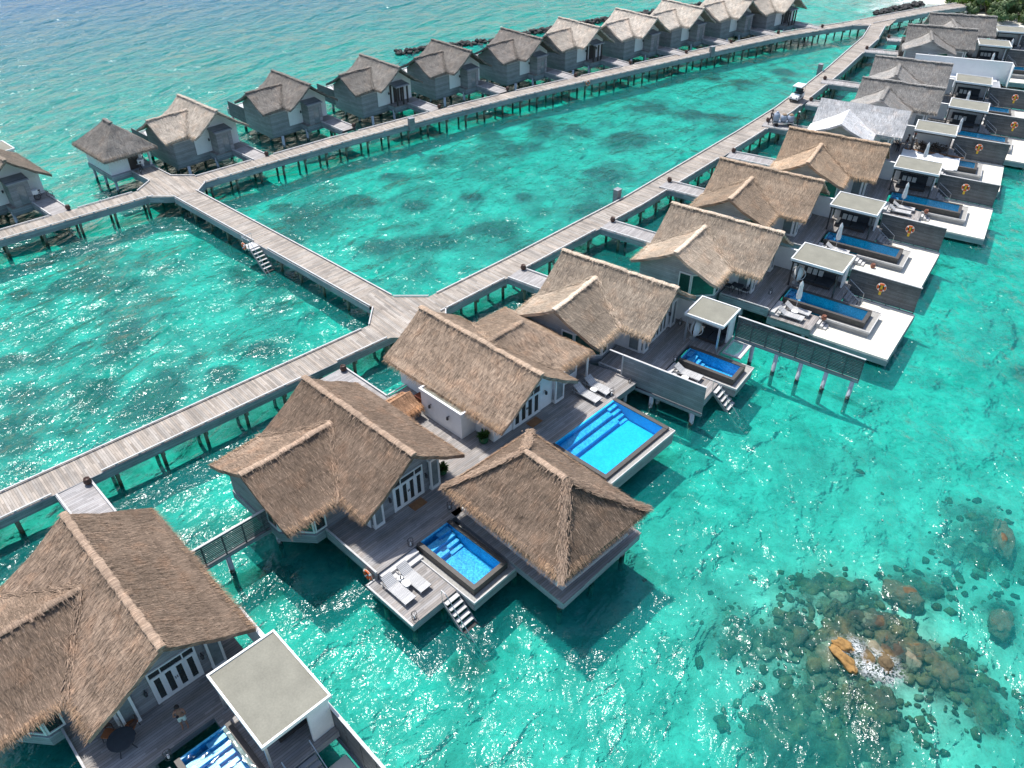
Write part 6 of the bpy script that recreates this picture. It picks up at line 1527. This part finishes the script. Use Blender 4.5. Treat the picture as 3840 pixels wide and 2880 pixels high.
def bush(x, y, h, w, seed, label, leaf='leaf_a', name='shoreline_tree'):
    r = bpy.data.objects.new(name, None); COL.objects.link(r); r.location = (x * .985, y * .985, WL + .5); tag(r, label, 'tree', 'trees at the island shore'); rn = random.Random(seed)
    m = MB()
    for k in range(5):
        t = rn.uniform(0, 6.28); e = Vector((math.cos(t) * w * .6, math.sin(t) * w * .6, h * rn.uniform(.5, .85))); m.tube([(0, 0, 0), tuple(e * .45 + Vector((0, 0, h * .08))), tuple(e)], [.14, .08, .03], 6)
    m.obj('trunk', 'bark', r)
    m = MB(); cl = []
    for k in range(34):
        t = rn.uniform(0, 6.28); q = math.sqrt(rn.random()) * w; cl.append((Vector((q * math.cos(t), q * math.sin(t), h * (1 - .5 * (q / w) ** 2) * rn.uniform(.25, 1.0))), rn.uniform(.45, .95) * w * .33))
    for c, rr in cl:
        for _ in range(130):
            d = Vector((rn.gauss(0, 1), rn.gauss(0, 1), rn.gauss(0, .8))).normalized(); p = c + d * rr * rn.uniform(.55, 1.08); s = rn.uniform(.16, .34); a = d.cross(Vector((rn.gauss(0, 1), rn.gauss(0, 1), rn.gauss(0, 1)))).normalized(); b = (d + a * .4).cross(a).normalized()
            m.add([p - a * s, p - b * s * .5, p + a * s, p + b * s * .5], [(0, 1, 2, 3)])
    m.obj('crown', leaf, r)
TR = [(88.2, 171.0, 4.0, 3.2, 'bright green bushy tree at the landing of the walkway', 'leaf_a'), (88.6, 166.0, 4.6, 3.9, 'bright green tree just above the walkway end, spilling over it', 'leaf_a'), (89.0, 161.6, 4.2, 3.7, 'grey-green tree with bare twigs beside the walkway end', 'leaf_b'), (91.2, 157.2, 4.4, 3.8, 'grey-green tree over the low dark branches at the water', 'leaf_b'), (93.8, 163.0, 5.6, 4.4, 'taller bright green tree behind the walkway end', 'leaf_a'),
      (96.6, 157.6, 5.2, 4.2, 'olive green tree at the picture edge above the last villa', 'leaf_a'), (93.6, 169.5, 5.6, 4.4, 'yellow-green tree at the top edge of the picture', 'leaf_a'), (100, 163.5, 6, 4.8, 'green tree farthest inland at the corner', 'leaf_a'), (101.5, 156, 5.2, 4.2, 'green tree at the far edge beyond the cabanas', 'leaf_a'), (99, 171, 6, 4.8, 'green tree deepest in the island', 'leaf_a')]
for k, a in enumerate(TR): bush(*a[:4], 60 + k, a[4], a[5])
m = MB()
for k in range(7):
    t = rn.uniform(-.5, .5); m.tube([(0, 0, .6), (-1.2 + t, -1.5 + t, .5), (-2.6 + 2 * t, -2.4 - t, .15)], [.12, .08, .03], 5)
o = m.obj('fallen_branches', 'bark'); o.location = (89.2, 154.6, WL); tag(o, 'dark bare branches hanging over the water under the trees', 'branches')

# ================================================================== light and camera
az, el = R(-36), R(63.5)
S = Vector((math.sin(az) * math.cos(el), math.cos(az) * math.cos(el), math.sin(el)))
ld_ = bpy.data.lights.new('sun', 'SUN'); ld_.energy = 4.2; ld_.angle = R(.53); ld_.color = (1, .965, .91); so = bpy.data.objects.new('sun', ld_); COL.objects.link(so); so.rotation_euler = S.to_track_quat('Z', 'Y').to_euler(); so.location = (0, 40, 80)
w = bpy.data.worlds.new('World'); sc.world = w; w.use_nodes = True; nt = w.node_tree; bg = nt.nodes['Background']; sk = nt.nodes.new('ShaderNodeTexSky'); sk.sky_type = 'NISHITA'; sk.sun_disc = False; sk.sun_elevation = el; sk.sun_rotation = az; sk.dust_density = 1.5; sk.air_density = 1.0; sk.ozone_density = 1.2
nt.links.new(sk.outputs[0], bg.inputs[0]); bg.inputs[1].default_value = .15
cd = bpy.data.cameras.new('camera'); cam = bpy.data.objects.new('camera', cd); COL.objects.link(cam); sc.camera = cam
cam.location = (0, 0, 38.6); cam.rotation_euler = (R(90 - 37.8), 0, 0); cd.sensor_width = 36; cd.lens = 36 * 1740 / 2212; cd.clip_end = 6000; cd.clip_start = .5
sc.render.engine = 'CYCLES'; cy = sc.cycles; cy.max_bounces = 8; cy.transparent_max_bounces = 12; cy.glossy_bounces = 3; cy.diffuse_bounces = 3; cy.transmission_bounces = 4; cy.use_denoising = True; cy.caustics_reflective = False; cy.caustics_refractive = False; cy.use_adaptive_sampling = True; cy.adaptive_threshold = .02; cy.sample_clamp_indirect = 6
sc.view_settings.view_transform = 'Standard'; sc.view_settings.look = 'None'; sc.view_settings.exposure = 0.38; sc.view_settings.gamma = 1.0
